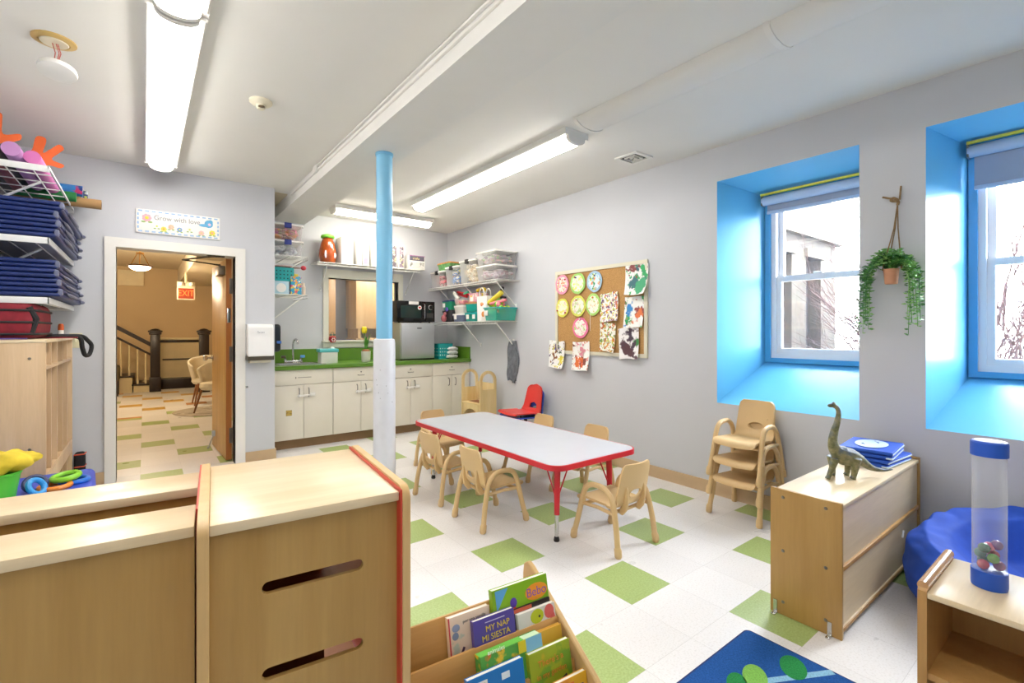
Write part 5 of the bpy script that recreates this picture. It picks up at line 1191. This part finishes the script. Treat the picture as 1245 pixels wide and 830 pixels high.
book('bright blue board book showing its barcode, middle of the second tier', -.372, -.2, 1, .083, .383, .16, .018, '#1f74bc',
     [('bookshop', .014, .01, -.07, '#173f78')], extra=[('barcode_label', '#e4dfd0', BX(-.078, -.028, -.068, -.014))]+[('barcode_bar', '#4a4a48', (lambda k: BX(-.073+k*.0058, -.0705+k*.0058, -.055, -.02, -.0012))(k)) for k in range(7)]+[('price_label', '#dfe6ea', BX(.015, .04, -.032, -.016)), ('cream_strip', '#dccfae', BX(-.02, .08, -.15, -.11))])
book('white-edged orange picture book at the left of the second tier', -.495, -.37, 1, .072, .37, .16, .014, '#d98a3a', extra=[('red_patch', '#c8302a', EL(.045, -.02, .022, .018))])
def scroll(o): o.prism([(-.05, -.12), (.06, -.12), (.06, -.03), (.045, -.005), (.02, .0), (-.0, -.025), (-.03, -.012), (-.05, -.03)], [], 'xz', -.004, 0)
book('cut-out board book with a wavy cream edge and red-dotted green shape', -.43, -.36, 1, .092, .362, .14, .012, '#e3d3ae', extra=[('wavy_cover', '#e6d8b6', scroll), ('green_shape', splat('#2f6f42', ['#c8402f'], 54, 60), EL(.03, -.06, .03, .045, -.005)), ('plum_shape', '#7a2a3a', EL(-.025, -.075, .02, .035, -.005))])
book('white and green picture book low in the third tier', -.275, -.185, 2, .05, .318, .14, .014, '#d5d8dc', [('NUMBERS', .011, .0, -.03, '#4a4a4a')], extra=[('green_edge', '#3f9a62', BX(-.045, .045, -.006, 0)), ('green_edge', '#3f9a62', BX(.04, .045, -.12, 0))])
book('yellow counting book with the number ten, right of the third tier', -.155, -.02, 2, .058, .312, .16, .016, splat('#dba61e', ['#e0b62c', '#d8902a'], 55, 12), [('10', .05, .035, -.045, '#2a2a6a'), ('para', .022, -.035, -.06, '#4a7a3a')], extra=[('orange_band', '#d9702c', BX(-.06, .02, -.02, -.012))])

# ================================================================== left wall: shelves, mats, lockers
SB = paint('#e4e4e4', .45, name='white shelf board')
def side_shelf(label, z, wire=False, dr_=.24):
    t = thing('mat_shelf', label, 'shelf', (XL, 3.97, z))
    if not wire:
        o = MB(); o.box(.003, .355, .012, 1.27, -.006, .006, .002); o.build('shelf_board', paint('#b9bac0', .5), t)
    o = MB()
    o.box(.0, .37, 0, .01, -.034, .004, .002); o.box(.36, .37, 0, 1.27, -.034 if not wire else -.012, .004, .002); o.box(0, .37, 1.265, 1.275, -.034, .004, .002); o.build('rim', SB, t)
    o = MB()
    for k in range(7 if wire else 0): o.tube([(.0, .02+k*.2, -.003), (.365, .02+k*.2, -.003)], .004, 5)
    for k in range(3): o.tube([(.05+k*.12, .01, -.012), (.05+k*.12, 1.26, -.012)], .004, 5)
    o.build('wire_deck', WIRE, t)
    for y in (.3, 1.0):
        o = MB(); o.tube([(.3, y, -.03), (.006, y, -dr_)], .008, 6); o.box(0, .008, y-.012, y+.012, -dr_-.04, 0); o.build('bracket', SB, t)
side_shelf('top white wire shelf on the left wall with craft rolls', 2.265, True)
side_shelf('middle white shelf on the left wall under the upper stack of blue mats', 1.835)
side_shelf('lowest white shelf on the left wall under the lower stack of blue mats', 1.475, False, .06)
MATB = paint('#152a68', .38, var=.2, scale=10, name='navy vinyl mat')
def mat_mesh():
    t = thing('rest_mat', 'x', 'rest mat', (0, 0, 0), 0, 'folded blue rest mats')
    o = MB()
    for k in range(2): o.box(0, .385, 0, 1.22, k*.028+.002, k*.028+.027, .011, seg=3)
    o.build('vinyl_cover', MATB, t)
    o = MB(); o.box(.37, .392, .0, .04, .01, .05, .006); o.ball((.395, .5, .028), (.012, .3, .012), 8); o.ball((.392, 1.15, .02), (.02, .05, .015), 8); o.build('corner_fold', paint('#6f7591', .4, var=.2, scale=20, name='pale mat edge'), t)
    return t
mp_ = None
rr = random.Random(4)
for sh_, zb in (('upper', 1.845), ('lower', 1.485)):
    for k, nm in enumerate(('bottom one', 'third from top', 'second from top', 'top one')):
        lab = 'folded navy rest mat, %s of the %s stack on the left shelves' % (nm, sh_)
        loc = (XL+.01+rr.random()*.03, 3.985+rr.random()*.04, zb+k*.0575)
        if mp_ is None: mp_ = mat_mesh(); mp_.location = loc; mp_['label'] = lab
        else: dup(mp_, loc, 0, lab)
# craft supplies on the top shelf
o = MB(); o.box(0, .02, 0, 1.1, 0, .18, .004, M=Matrix.Rotation(R(50), 4, 'Y')); tag(o.build('black_portfolio', paint('#4a4644', .5), loc=(-.79, 4.05, 2.275)), 'dark grey portfolio lying on the top left shelf', 'portfolio')
def roll(label, c, x, y0, y1, z, r, hollow=None):
    o = MB(); o.tube([(0, y0, 0), (0, y1, 0)], r, 18); t = o.build('paper_roll', paint(c, .6, var=.1), None, loc=(x, 0, z)); tag(t, label, 'paper roll')
    if hollow:
        o = MB(); o.tube([(0, y1-.001, 0), (0, y1+.001, 0)], r*.62, 14); o.tube([(0, y0-.001, 0), (0, y0+.001, 0)], r*.62, 14); o.build('hollow_end', paint('#5a4630', .8), t)
def xroll(label, c, y, x0, x1, z, r, hollow=False, mat=None):
    o = MB(); o.tube([(x0, 0, 0), (x1, .0, 0)], r, 18); t = o.build('paper_roll', mat or paint(c, .6, var=.1), None, loc=(0, y, z)); tag(t, label, 'paper roll')
    if hollow:
        o = MB(); o.tube([(x1-.001, 0, 0), (x1+.001, 0, 0)], r*.6, 14); o.build('hollow_end', paint('#6a5236', .8), t)
roll('purple-pink paper roll along the front of the top left shelf', '#c58fc8', -.62, 4.02, 4.9, 2.35, .042)
roll('pink paper roll beside the purple one on the top left shelf', '#d979b8', -.54, 4.1, 5.15, 2.34, .04)
xroll('blue patterned paper roll poking out of the top left shelf', '#2f7fc0', 5.02, -.76, -.38, 2.37, .042, mat=splat('#2878bd', ['#123a7a', '#d8e4f0', '#c0306a'], 61, 14))
xroll('green paper roll under the blue one on the top left shelf', '#1f7a3c', 4.93, -.76, -.41, 2.3, .036)
xroll('kraft cardboard tube sticking out furthest from the top left shelf', '#b08a5a', 5.05, -.78, -.27, 2.245+.075-.03, .038, True)
roll('dark red paper roll lying low on the top left shelf', '#8f4a52', -.72, 4.3, 5.1, 2.31, .03)
o = MB(); o.box(-.7, -.36, -.02, .02, 0, .12, .003); tag(o.build('striped_pack', splat('#3a4a7a', ['#c9d84a', '#e0b04a', '#d8e0e8'], 62, 26), loc=(0, 5.17, 2.29)), 'striped pack of craft sheets at the far end of the top left shelf', 'pack')
OR = paint('#ee6a2c', .6, name='orange card')
def hand(label, loc, s, rz, tilt):
    o = MB(); P = []
    base = [(-.05, 0), (.05, 0)]
    pts = [(-.04, 0), (.05, 0), (.085, .05), (.15, .055), (.165, .085), (.1, .1), (.13, .16), (.15, .2), (.12, .22), (.08, .165), (.05, .13), (.055, .22), (.03, .24), (.0, .22), (-.005, .13), (-.03, .09), (-.06, .05)]
    o.prism([(p.x*s, p.y*s) for p in catmull([(x, z, 0) for x, z in pts], 4, closed=True)], [], 'xz', -.002, .002); t = o.build('paper_hand', OR, loc=loc, rot=(0, R(tilt), R(rz))); tag(t, label, 'paper cutout'); return t
hand('orange card cutout with pointed fingers standing on the top left shelf, right one', (-.6, 4.45, 2.36), .95, 10, 8)
hand('orange card cutout on the top left shelf at the photo edge, left one', (-.72, 4.2, 2.33), 1.1, 10, -30)

lk = thing('cubby_locker', 'tall birch locker unit with narrow cubbies facing the doorway', 'lockers', (XL+.003, 3.84, 0))
LD, LL, LH = .367, 1.3, 1.21
for y in (0, LL-.018):
    o = MB(); o.box(0, LD, y, y+.018, 0, LH, .002); o.build('end_panel', BIRCH, lk)
o = MB(); o.box(0, LD+.004, -.004, LL+.004, LH, LH+.018, .003); o.build('top_board', MAPLEX, lk)
o = MB(); o.box(0, .01, 0, LL, 0, LH); o.build('back_panel', BIRCH, lk, smooth=False)
for k in range(1, 5):
    y = LL*k/5; o = MB(); o.box(.01, LD-.006, y-.008, y+.008, .02, LH); o.build('divider', BIRCH, lk, smooth=False)
for z in (.03, .33, .42, 1.06):
    o = MB(); o.box(.01, LD-.004, .018, LL-.018, z-.009, z+.009); o.build('shelf_board', BIRCH, lk, smooth=False)
o = MB(); o.box(LD-.012, LD-.002, .018, LL-.018, .335, .415); o.build('front_rail', BIRCH, lk, smooth=False)
for z in (.6, 1.12):
    o = MB(); o.lathe([(.008, 0), (.006, .003), (0, .0035)], 10, M=TR(.3, 0, z) @ Matrix.Rotation(PI/2, 4, 'X')); o.build('screw', SCREW, lk)
# red bag
rb = thing('red_bag', 'dark red bag with black trim lying on top of the birch lockers', 'bag', (-.66, 4.25, 1.229))
RB = paint('#8a1d2c', .8, var=.25, scale=20, name='red nylon')
o = MB(); o.box(-.15, .16, -.3, .3, 0, .225, .06, seg=5); q = o.build('bag_body', RB, rb); ds = q.modifiers.new('s', 'SUBSURF'); ds.levels = 1; ds.render_levels = 1; bake(q)
for p in q.data.polygons: p.use_smooth = True
BLK = paint('#17161a', .7, name='black webbing')
for z in (.03, .1, .17):
    o = MB(); o.tube([(x*.325/.33+.005, y, z) for x, y in [(px_, py_) for px_, py_ in rrect(-.147, .157, -.298, .298, .06, 4)]], .008, 6, closed=True); o.build('trim_band', BLK, rb)
o = MB(); o.tube([(.12, -.28, .19), (.15, -.27, .12), (.13, -.27, .04)], .018, 8); o.build('end_strap', BLK, rb)
o = MB(); o.tube(catmull([(.12, .25, .012), (.23, .3, .014), (.3, .31, .0), (.312, .32, -.07), (.325, .35, -.125), (.345, .4, -.12), (.355, .42, -.06), (.335, .4, -.02), (.3, .36, .012), (.2, .3, .014)], 5), .014, 8); o.build('shoulder_strap', BLK, rb)
o = MB(); o.box(.1, .3, .14, .2, .0, .008, .002); o.build('red_tab', RB, rb)
o = MB(); o.box(-.1, .12, -.34, -.3, .002, .008); o.build('purple_lining', paint('#5a4a9c', .6), rb)
gl = thing('glue_stick', 'white glue stick with an orange cap on the lockers behind the red bag', 'glue stick', (-.475, 4.72, 1.229))
o = MB(); o.lathe([(.016, 0), (.016, .055)], 12); o.build('barrel', PAPERW, gl)
o = MB(); o.lathe([(.0165, .055), (.0165, .085), (.012, .1), (0, .102)], 12); o.build('cap', paint('#e2672c', .4), gl)
# black and orange bag by the door wall
bb2 = thing('black_bag', 'black bag with orange piping on the floor between the lockers and the doorway', 'bag', (-.41, 5.19, 0))
o = MB(); o.box(-.034, .034, -.05, .04, .0, .3, .02, seg=3); o.build('bag_body', paint('#1d1c20', .8), bb2)
o = MB()
for z in (.19, .288): o.tube([(-.032, -.05, z), (.03, -.05, z), (.036, .03, z)], .005, 6)
o.build('piping', paint('#d2502c', .5), bb2)
# soft block, bucket, rings
sb = thing('soft_block', 'blue foam play block in front of the lockers', 'play block', (-.42, 3.42, 0), R(4))
o = MB(); o.box(-.26, .215, -.3, .385, 0, .46, .035, seg=4); o.build('vinyl_cover', paint('#2f4cc0', .45, var=.05, name='royal blue vinyl'), sb)
bu = thing('green_bucket', 'lime green plastic bucket on the blue foam block', 'bucket', (-.55, 3.22, .462))
o = MB(); n = 28; o.lathe([(.066, 0), (.088, .145), (.093, .147), (.093, .157), (.086, .157), (.064, .006), (0, .006)], n); o.build('bucket_body', paint('#4cb82c', .35, var=.08, name='lime plastic'), bu)
yc = thing('yellow_cloth', 'crumpled yellow cloth heaped in the green bucket', 'cloth', (-.54, 3.23, .622))
rr = random.Random(9)
o = MB(); o.ball((0, 0, .02), (.085, .07, .05), 28, fn=lambda p: p*(1+.2*math.sin(p.x*80+p.z*60)*math.cos(p.y*75)+.12*math.sin(p.y*130+p.x*90))+Vector((p.x*.55*(p.x > 0), 0, .02*(p.x > 0)))); o.build('cloth', paint('#e6c938', .8, var=.2, scale=20, name='yellow cloth'), yc, angle=70)
def ring(label, c, loc, r, t, rot=(0, 0, 0), arc=1.0):
    o = MB(); n = 32
    pts = [(r*math.cos(2*PI*arc*k/n), r*math.sin(2*PI*arc*k/n), 0) for k in range(n+(0 if arc == 1 else 1))]
    o.tube(pts, t, 10, closed=(arc == 1)); tag(o.build('play_ring', paint(c, .35), loc=loc, rot=rot), label, 'toy ring')
ring('lime green ring lying on top of the other rings on the blue block', '#86cc2f', (-.33, 3.47, .502), .052, .015, (R(4), R(-6), 0))
ring('bright blue ring under the green ring on the blue block', '#1f6fd0', (-.3, 3.49, .474), .058, .013, (R(0), R(3), 0))
ring('orange ring under the green ring on the blue block', '#ee8a2c', (-.365, 3.41, .474), .058, .013, (R(2), 0, 0))
ring('sky blue ring standing against the bucket on the blue block', '#2f9ae0', (-.425, 3.34, .499), .038, .013, (R(60), R(10), R(50)))
ring('navy ring leaning behind the sky blue ring on the blue block', '#152a5c', (-.44, 3.42, .497), .04, .012, (R(50), R(-10), R(20)))

# ================================================================== hallway
HW = paint('#cdb48c', .7, var=.03, scale=2, name='warm tan hall wall')
HC = paint('#d8cbb0', .7, name='hall ceiling')
DKW = paint('#24150f', .35, var=.3, scale=20, name='dark stained wood')
CREAM = paint('#d9c9a0', .55, name='cream painted wood')
o = MB(); o.box(-6, 1.36, 13.5, 13.6, 0, 2.7); struct(o.build('wall_hall', HW, smooth=False), 'tan wall at the far end of the hallway', 'wall')
o = MB(); o.box(-6.1, -6, YD, 13.6, 0, 2.7); o.box(-6, XL-.1, YD+.05, YD+.15, 0, 2.7); struct(o.build('wall_hallside', HW, smooth=False), 'tan side walls of the hallway', 'wall')
o = MB(); o.box(-6.1, 1.36, YD+.14, 13.6, 2.7, 2.8); struct(o.build('ceiling_hall', HC, smooth=False), 'tan ceiling of the hallway', 'ceiling')
o = MB(); o.box(.62, 1.32, 8.5, 13.5, 2.35, 2.7); struct(o.build('trim_soffit', HC, smooth=False), 'boxed soffit along the right of the hallway ceiling', 'soffit')
o = MB(); o.box(-.45, .0, 13.47, 13.5, 2.28, 2.62, .01); tag(o.build('wall_rectangle', paint('#e6d8b4', .6), smooth=False), 'pale rectangle on the far hall wall behind the pendant lamp', 'panel')  # thin pale rectangle set on the far wall
# staircase up to the left
sg2 = thing('staircase', 'cream and dark wood staircase rising to the left in the hallway', 'stairs', (0.10, 12.6, 0))
n = 9
for k in range(n):
    x1 = -k*.27; z1 = (k+1)*.178
    o = MB(); o.box(x1-.27, x1-.02, 0, .88, 0, z1-.035); o.build('stair_side', CREAM, sg2, smooth=False)
    o = MB(); o.box(x1-.30, x1+.015, -.03, .88, z1-.035, z1, .006); tr_ = o.build('tread', DKW, sg2)
    if k < 7:
        for q in range(2):
            xx = x1-.07-.135*q; zz = z1+.72+(.045 if q else -.045)
            o = MB(); o.box(xx-.018, xx+.018, -.012, .022, z1, z1+.12, .002); o.tube([(xx, .005, z1+.1), (xx, .005, zz)], .014, 8); o.build('baluster', CREAM, sg2)
o = MB(); o.box(-.02, 0, 0, .88, 0, .14); o.build('riser', CREAM, sg2, smooth=False)
for dz, w_, mt, nm in ((.87, .045, DKW, 'handrail'), (.915, .03, CREAM, 'rail_highlight'), (.66, .025, DKW, 'lower_rail')):
    if nm == 'rail_highlight': continue
    o = MB(); a0 = (0.05, .178+dz-.08); L = 2.3
    o.prism([(a0[0], a0[1]-w_), (a0[0], a0[1]+w_), (a0[0]-L, a0[1]+w_+L*.66), (a0[0]-L, a0[1]-w_+L*.66)], [], 'xz', -.025, .035); o.build(nm, mt, sg2)
nw = thing('newel_post', 'dark square newel post at the foot of the hallway stairs', 'newel post', (.19, 12.62, 0))
o = MB(); o.box(-.1, .1, -.1, .1, 0, .3, .008); o.box(-.085, .085, -.085, .085, .3, 1.2, .006); o.build('post', DKW, nw)
o = MB(); o.box(-.11, .11, -.11, .11, 1.2, 1.25, .015); o.box(-.125, .125, -.125, .125, 1.25, 1.29, .012); o.lathe([(.1, 1.29), (.06, 1.32), (0, 1.335)], 12); o.build('cap', DKW, nw)
nw2 = dup(nw, (1.0, 11.9, 0), 0, 'second dark newel post partly hidden behind the oak door')
ws = thing('wainscot', 'cream panelled low wall with dark rails right of the newel post', 'wainscot', (.28, 13.3, 0))
o = MB(); o.box(0, .76, .03, .2, 0, 1.08); 
for k in range(4): o.box(.19*k+.09, .19*k+.096, .024, .03, .3, 1.0)
o.build('panelling', CREAM, ws, smooth=False)
o = MB(); o.box(-.02, .76, -.02, .2, 1.08, 1.13, .008); o.build('cap_rail', paint('#e8d9b0', .5), ws)
o = MB(); o.box(0, .74, .005, .03, 1.02, 1.07, .004); o.box(.05, .7, .005, .03, .62, .65, .004); o.build('dark_rail', DKW, ws)
o = MB(); o.box(-.02, .76, -.35, .03, 0, .22, .01); o.build('dark_step', DKW, ws)
# exit sign
ex = thing('exit_sign', 'glowing red EXIT sign with emergency lamps hanging in the hallway', 'exit sign', (.6, 10.4, 1.86))
o = MB(); o.box(-.135, .135, -.02, .03, -.02, .2, .008); o.box(-.135, .135, -.02, .03, .2, .3, .008); o.build('housing', paint('#d9ceb4', .5), ex)
o = MB(); o.box(-.115, .115, -.022, -.019, .0, .185); o.build('face_panel', emit('#7a2a14', 1.0, 'exit face'), ex, smooth=False)
text_obj('lettering', 'EXIT', .15, emit('#ff5a24', 2.5, 'exit letters'), ex, (.0, -.024, .093), (PI/2, 0, 0), sx=.78)
for s in (-1, 1):
    o = MB(); o.ball((s*.075, -.05, .26), .035, 12); o.build('emergency_lamp', PAPERW, ex)
o = MB(); o.tube([(0, 0, .3), (0, 0, .47)], .02, 8); o.build('stem', CREAM, ex)
# lamp
pl = thing('hall_lamp', 'brass semi-flush hall lamp with a glowing white glass bowl', 'lamp', (-.05, 9.7, 2.7))
BRASS = paint('#b8873c', .3, metal=.9, name='brass')
o = MB(); o.lathe([(.08, 0), (.075, -.02), (.03, -.03)], 18); o.lathe([(.055, -.17), (.05, -.19)], 14); o.tube([(0, 0, -.02), (0, 0, -.18)], .012, 8); o.build('canopy', BRASS, pl)
o = MB()
for k in range(3): a = 2*PI*k/3+.5; o.tube([(.04*math.cos(a), .04*math.sin(a), -.18), (.14*math.cos(a), .14*math.sin(a), -.365)], .006, 6)
o.build('arm', BRASS, pl)
o = MB(); o.lathe([(.15, -.365), (.163, -.37), (.163, -.39), (.15, -.392)], 28); o.build('rim', paint('#5a3a1c', .3, metal=.8), pl)
o = MB(); o.lathe([(.149, -.38), (.135, -.415), (.1, -.44), (.05, -.455), (0, -.46)], 28); o.build('glass_bowl', emit('#fff3dc', 6.0, 'lamp bowl'), pl)
# hall chair
def hall_chair(label, loc, rz):
    t = thing('hall_chair', label, 'chair', loc, rz)
    UP = paint('#cfc5ae', .85, var=.06, scale=30, name='oatmeal upholstery')
    def fn(u, v):
        a = R(-125+250*u); h = .42+.42*v*(1-.42*abs(u-.5)**1.6*3); r_ = .24+.07*v
        return (r_*math.sin(a), -r_*math.cos(a)*.95, h)
    o = MB(); o.grid(fn, 26, 10); q = o.build('tub_back', UP, t); s_ = q.modifiers.new('s', 'SOLIDIFY'); s_.thickness = .035; bake(q)
    for p in q.data.polygons: p.use_smooth = True
    o = MB(); o.lathe([(.0, .36), (.22, .36), (.25, .4), (.24, .46), (.2, .475), (0, .475)], 24); o.build('seat', UP, t)
    for sx in (-1, 1):
        for sy in (-1, 1):
            o = MB(); o.tube([(sx*.15, sy*.15, .38), (sx*.22, sy*.23, 0)], [.02, .011], 10); o.build('leg', paint('#7a4a26', .4, name='walnut leg'), t)
hall_chair('oatmeal upholstered tub chair with wooden legs in the hallway, nearer one', (.92, 8.75, .012), R(120))
hall_chair('second oatmeal tub chair behind the nearer one in the hallway', (.9, 9.95, 0), R(180))
o = MB(); o.lathe([(0, .002), (.55, .002), (.56, .008), (0, .01)], 36, c=(.9, 9.0, 0)); tag(o.build('round_rug', splat('#a39a8c', ['#b8b0a2', '#8f877a'], 71, 6), smooth=False), 'round grey rug under the hallway chairs', 'rug')
bn = thing('hall_bench', 'dark olive upholstered seat at the left edge of the doorway', 'seat', (-.6, 12.3, 0))
o = MB(); o.box(-.3, .22, -.25, .25, .28, .6, .05); o.build('cushion', paint('#5a4f34', .8), bn)
for sx in (-.25, .18):
    for sy in (-.2, .2):
        o = MB(); o.tube([(sx, sy, .3), (sx, sy, 0)], .025, 8); o.build('leg', DKW, bn)
o = MB(); o.box(-6, .12, 13.47, 13.5, 0, .12, .003); struct(o.build('baseboard_hall', paint('#8f6f44', .5), smooth=False), 'brown baseboard along the far hall wall', 'baseboard')

# ================================================================== outdoors
def stone():
    m, nt, b = new_mat('stone blocks')
    tc = nt.nodes.new('ShaderNodeTexCoord'); mp = nt.nodes.new('ShaderNodeMapping'); mp.inputs['Rotation'].default_value = (PI/2, 0, 0); nt.links.new(tc.outputs['Object'], mp.inputs['Vector'])
    bt = nt.nodes.new('ShaderNodeTexBrick'); bt.inputs['Scale'].default_value = 1.0; bt.inputs['Brick Width'].default_value = .5; bt.inputs['Row Height'].default_value = .33; bt.inputs['Mortar Size'].default_value = .012
    bt.inputs['Color1'].default_value = lin('#33291d'); bt.inputs['Color2'].default_value = lin('#29231b'); bt.inputs['Mortar'].default_value = lin('#463e33'); nt.links.new(mp.outputs['Vector'], bt.inputs['Vector'])
    n = nt.nodes.new('ShaderNodeTexNoise'); n.inputs['Scale'].default_value = 6; n.inputs['Detail'].default_value = 5; nt.links.new(tc.outputs['Object'], n.inputs['Vector'])
    mx = nt.nodes.new('ShaderNodeMixRGB'); mx.blend_type = 'MULTIPLY'; mx.inputs['Fac'].default_value = .6; nt.links.new(bt.outputs['Color'], mx.inputs['Color1']); nt.links.new(n.outputs['Color'], mx.inputs['Color2'])
    nt.links.new(mx.outputs[0], b.inputs['Base Color']); b.inputs['Roughness'].default_value = .9
    return m
bl = thing('stone_building', 'pale stone building wing with tall windows seen through the left window', 'building', (4.3, 2.6, 0))
STN = stone()
def win(x0, x1): return [(x0, .35), (x1, .35), (x1, 2.25), (x0, 2.25)]
o = MB(); o.prism([(0, -1), (3.6, -1), (3.6, 2.5), (0, 2.5)], [win(1.78, 2.14), win(2.58, 3.06)], 'xz', 0, .5); o.build('wall', STN, bl, smooth=False)
o = MB(); o.prism([(-.1, 2.5), (3.75, 2.5), (3.75, 2.6), (-.1, 2.6)], [], 'xz', -.08, .5); o.build('cornice', paint('#453f35', .8), bl, smooth=False)
o = MB(); o.prism([(-.1, 2.6), (3.75, 2.6), (3.4, 3.2), (-.1, 3.2)], [], 'xz', .0, .5); o.build('roof', paint('#37342f', .9, var=.3), bl, smooth=False)
for x0, x1 in ((1.78, 2.14), (2.58, 3.06)):
    o = MB(); o.prism(win(x0, x1), [[(x0+.07, .42), (x1-.07, .42), (x1-.07, 1.28), (x0+.07, 1.28)], [(x0+.07, 1.34), (x1-.07, 1.34), (x1-.07, 2.18), (x0+.07, 2.18)]], 'xz', .16, .24); wf = o.build('window_frame', paint('#1c1a20', .6), bl, smooth=False)
    o = MB(); o.box(x0, x1, .26, .28, .35, 2.25); o.build('pane', paint('#3c3f46', .15), wf, smooth=False)
    o = MB(); o.box(x0-.05, x1+.05, -.04, .1, 2.25, 2.36); o.box(x0-.05, x1+.05, -.06, .1, .27, .35); o.build('lintel', paint('#453f35', .8), bl, smooth=False)
BARK = paint('#33191a', .9, var=.3, name='reddish bark')
def bush(label, loc, h, nb_, seed, r0=.02, spread=.5, base=.15):
    rr = random.Random(seed); o = MB()
    def grow(p, d, l, r, dep):
        q = p+d*l; m = (p+q)/2+Vector((rr.uniform(-1, 1), rr.uniform(-1, 1), rr.uniform(-1, 1)))*l*.07
        o.tube([p, m, q], [r, r*.85, r*.6], 4, cap=False)
        if dep:
            for k in range(3 if dep > 1 else 2):
                nd = (d+Vector((rr.uniform(-1, 1), rr.uniform(-1, 1), rr.uniform(-.5, .7)))*spread).normalized(); s = rr.uniform(.45, 1)
                grow(p.lerp(q, s), nd, l*rr.uniform(.5, .8), r*.55, dep-1)
    for k in range(nb_):
        a = rr.random()*2*PI; d = Vector((math.cos(a)*.45, math.sin(a)*.45, 1)).normalized()
        rb_ = base*(.3+.7*rr.random()); grow(Vector((math.cos(a)*rb_, math.sin(a)*rb_, 0)), d, h*rr.uniform(.35, .55), r0*rr.uniform(.7, 1.1), 3)
    t = o.build('bare_shrub', BARK, loc=loc, smooth=False); tag(t, label, 'shrub', 'bare shrubs outside')
bush('bare twiggy shrub outside the right window, nearest the glass', (6.3, .74, -.4), 2.2, 110, 1, .013, .7, .4)
bush('bare twiggy shrub outside the right window, behind the nearest', (7.5, .9, -.4), 3.0, 70, 2, .014, .6, .4)
bush('bare reddish shrub at the end of the stone building', (8.4, 2.42, -.4), 3.0, 26, 3, .009)
bush('bare tall tree with thin branches high in the right window', (9.4, 1.2, -.4), 5.2, 10, 4, .022)
bush('bare low shrub at the right side of the right window view', (5.6, .36, -.4), 1.8, 22, 5, .006)
o = MB(); o.box(4.15, 40, -30, 30, -.6, -.4); struct(o.build('ground', paint('#4a4846', .9, var=.15), smooth=False), 'pale winter ground outside the windows', 'ground')

# ================================================================== light, sky, camera
w = bpy.data.worlds.new('sky'); sc.world = w; w.use_nodes = True
bg_ = w.node_tree.nodes['Background']; bg_.inputs['Color'].default_value = (.93, .965, 1.0, 1); bg_.inputs['Strength'].default_value = 48.0
def area(name, loc, rot, sx, sy, power, col=(1, 1, 1), portal=False):
    l = bpy.data.lights.new(name, 'AREA'); l.shape = 'RECTANGLE'; l.size = sx; l.size_y = sy; l.energy = power; l.color = col
    if portal: l.cycles.is_portal = True
    q = bpy.data.objects.new(name, l); C.objects.link(q); q.location = loc; q.rotation_euler = rot; return q
for key in ('w1', 'w2'):
    e, f, g, h = INN[key]
    area('window_portal', (XI+.26, (e+f)/2, (g+h)/2), (0, R(90), 0), h-g, f-e, 1, portal=True)
def point(name, loc, power, col, r=.1):
    l = bpy.data.lights.new(name, 'POINT'); l.energy = power; l.color = col; l.shadow_soft_size = r
    q = bpy.data.objects.new(name, l); C.objects.link(q); q.location = loc
point('hall_point_light', (-.05, 9.7, 2.12), 85, (1, .8, .55), .12)
point('hall_point_light', (-2.5, 7.4, 2.3), 75, (1, .82, .58), .15)  # added light without a fixture, brightens the near hall
point('hall_point_light', (-2.6, 11.5, 2.3), 65, (1, .8, .55), .15)  # likewise added with no fixture, for the far hall
point('next_room_fill', (3.0, 6.8, 2.4), 55, (1, .92, .8), .15)  # added fill, no lamp modelled, brightens the room past the pass-through

cam = bpy.data.cameras.new('camera'); co = bpy.data.objects.new('camera', cam); C.objects.link(co)
F_PX = 580.2
cam.sensor_width = 36; cam.lens = F_PX/1245*36; cam.shift_y = -12.7/1245; cam.clip_start = .02
co.location = (0, 0, 1.2775); co.rotation_euler = (PI/2, 0, -R(37.644))
sc.camera = co
sc.view_settings.view_transform = 'Standard'; sc.view_settings.look = 'None'; sc.view_settings.exposure = 0; sc.view_settings.gamma = 1
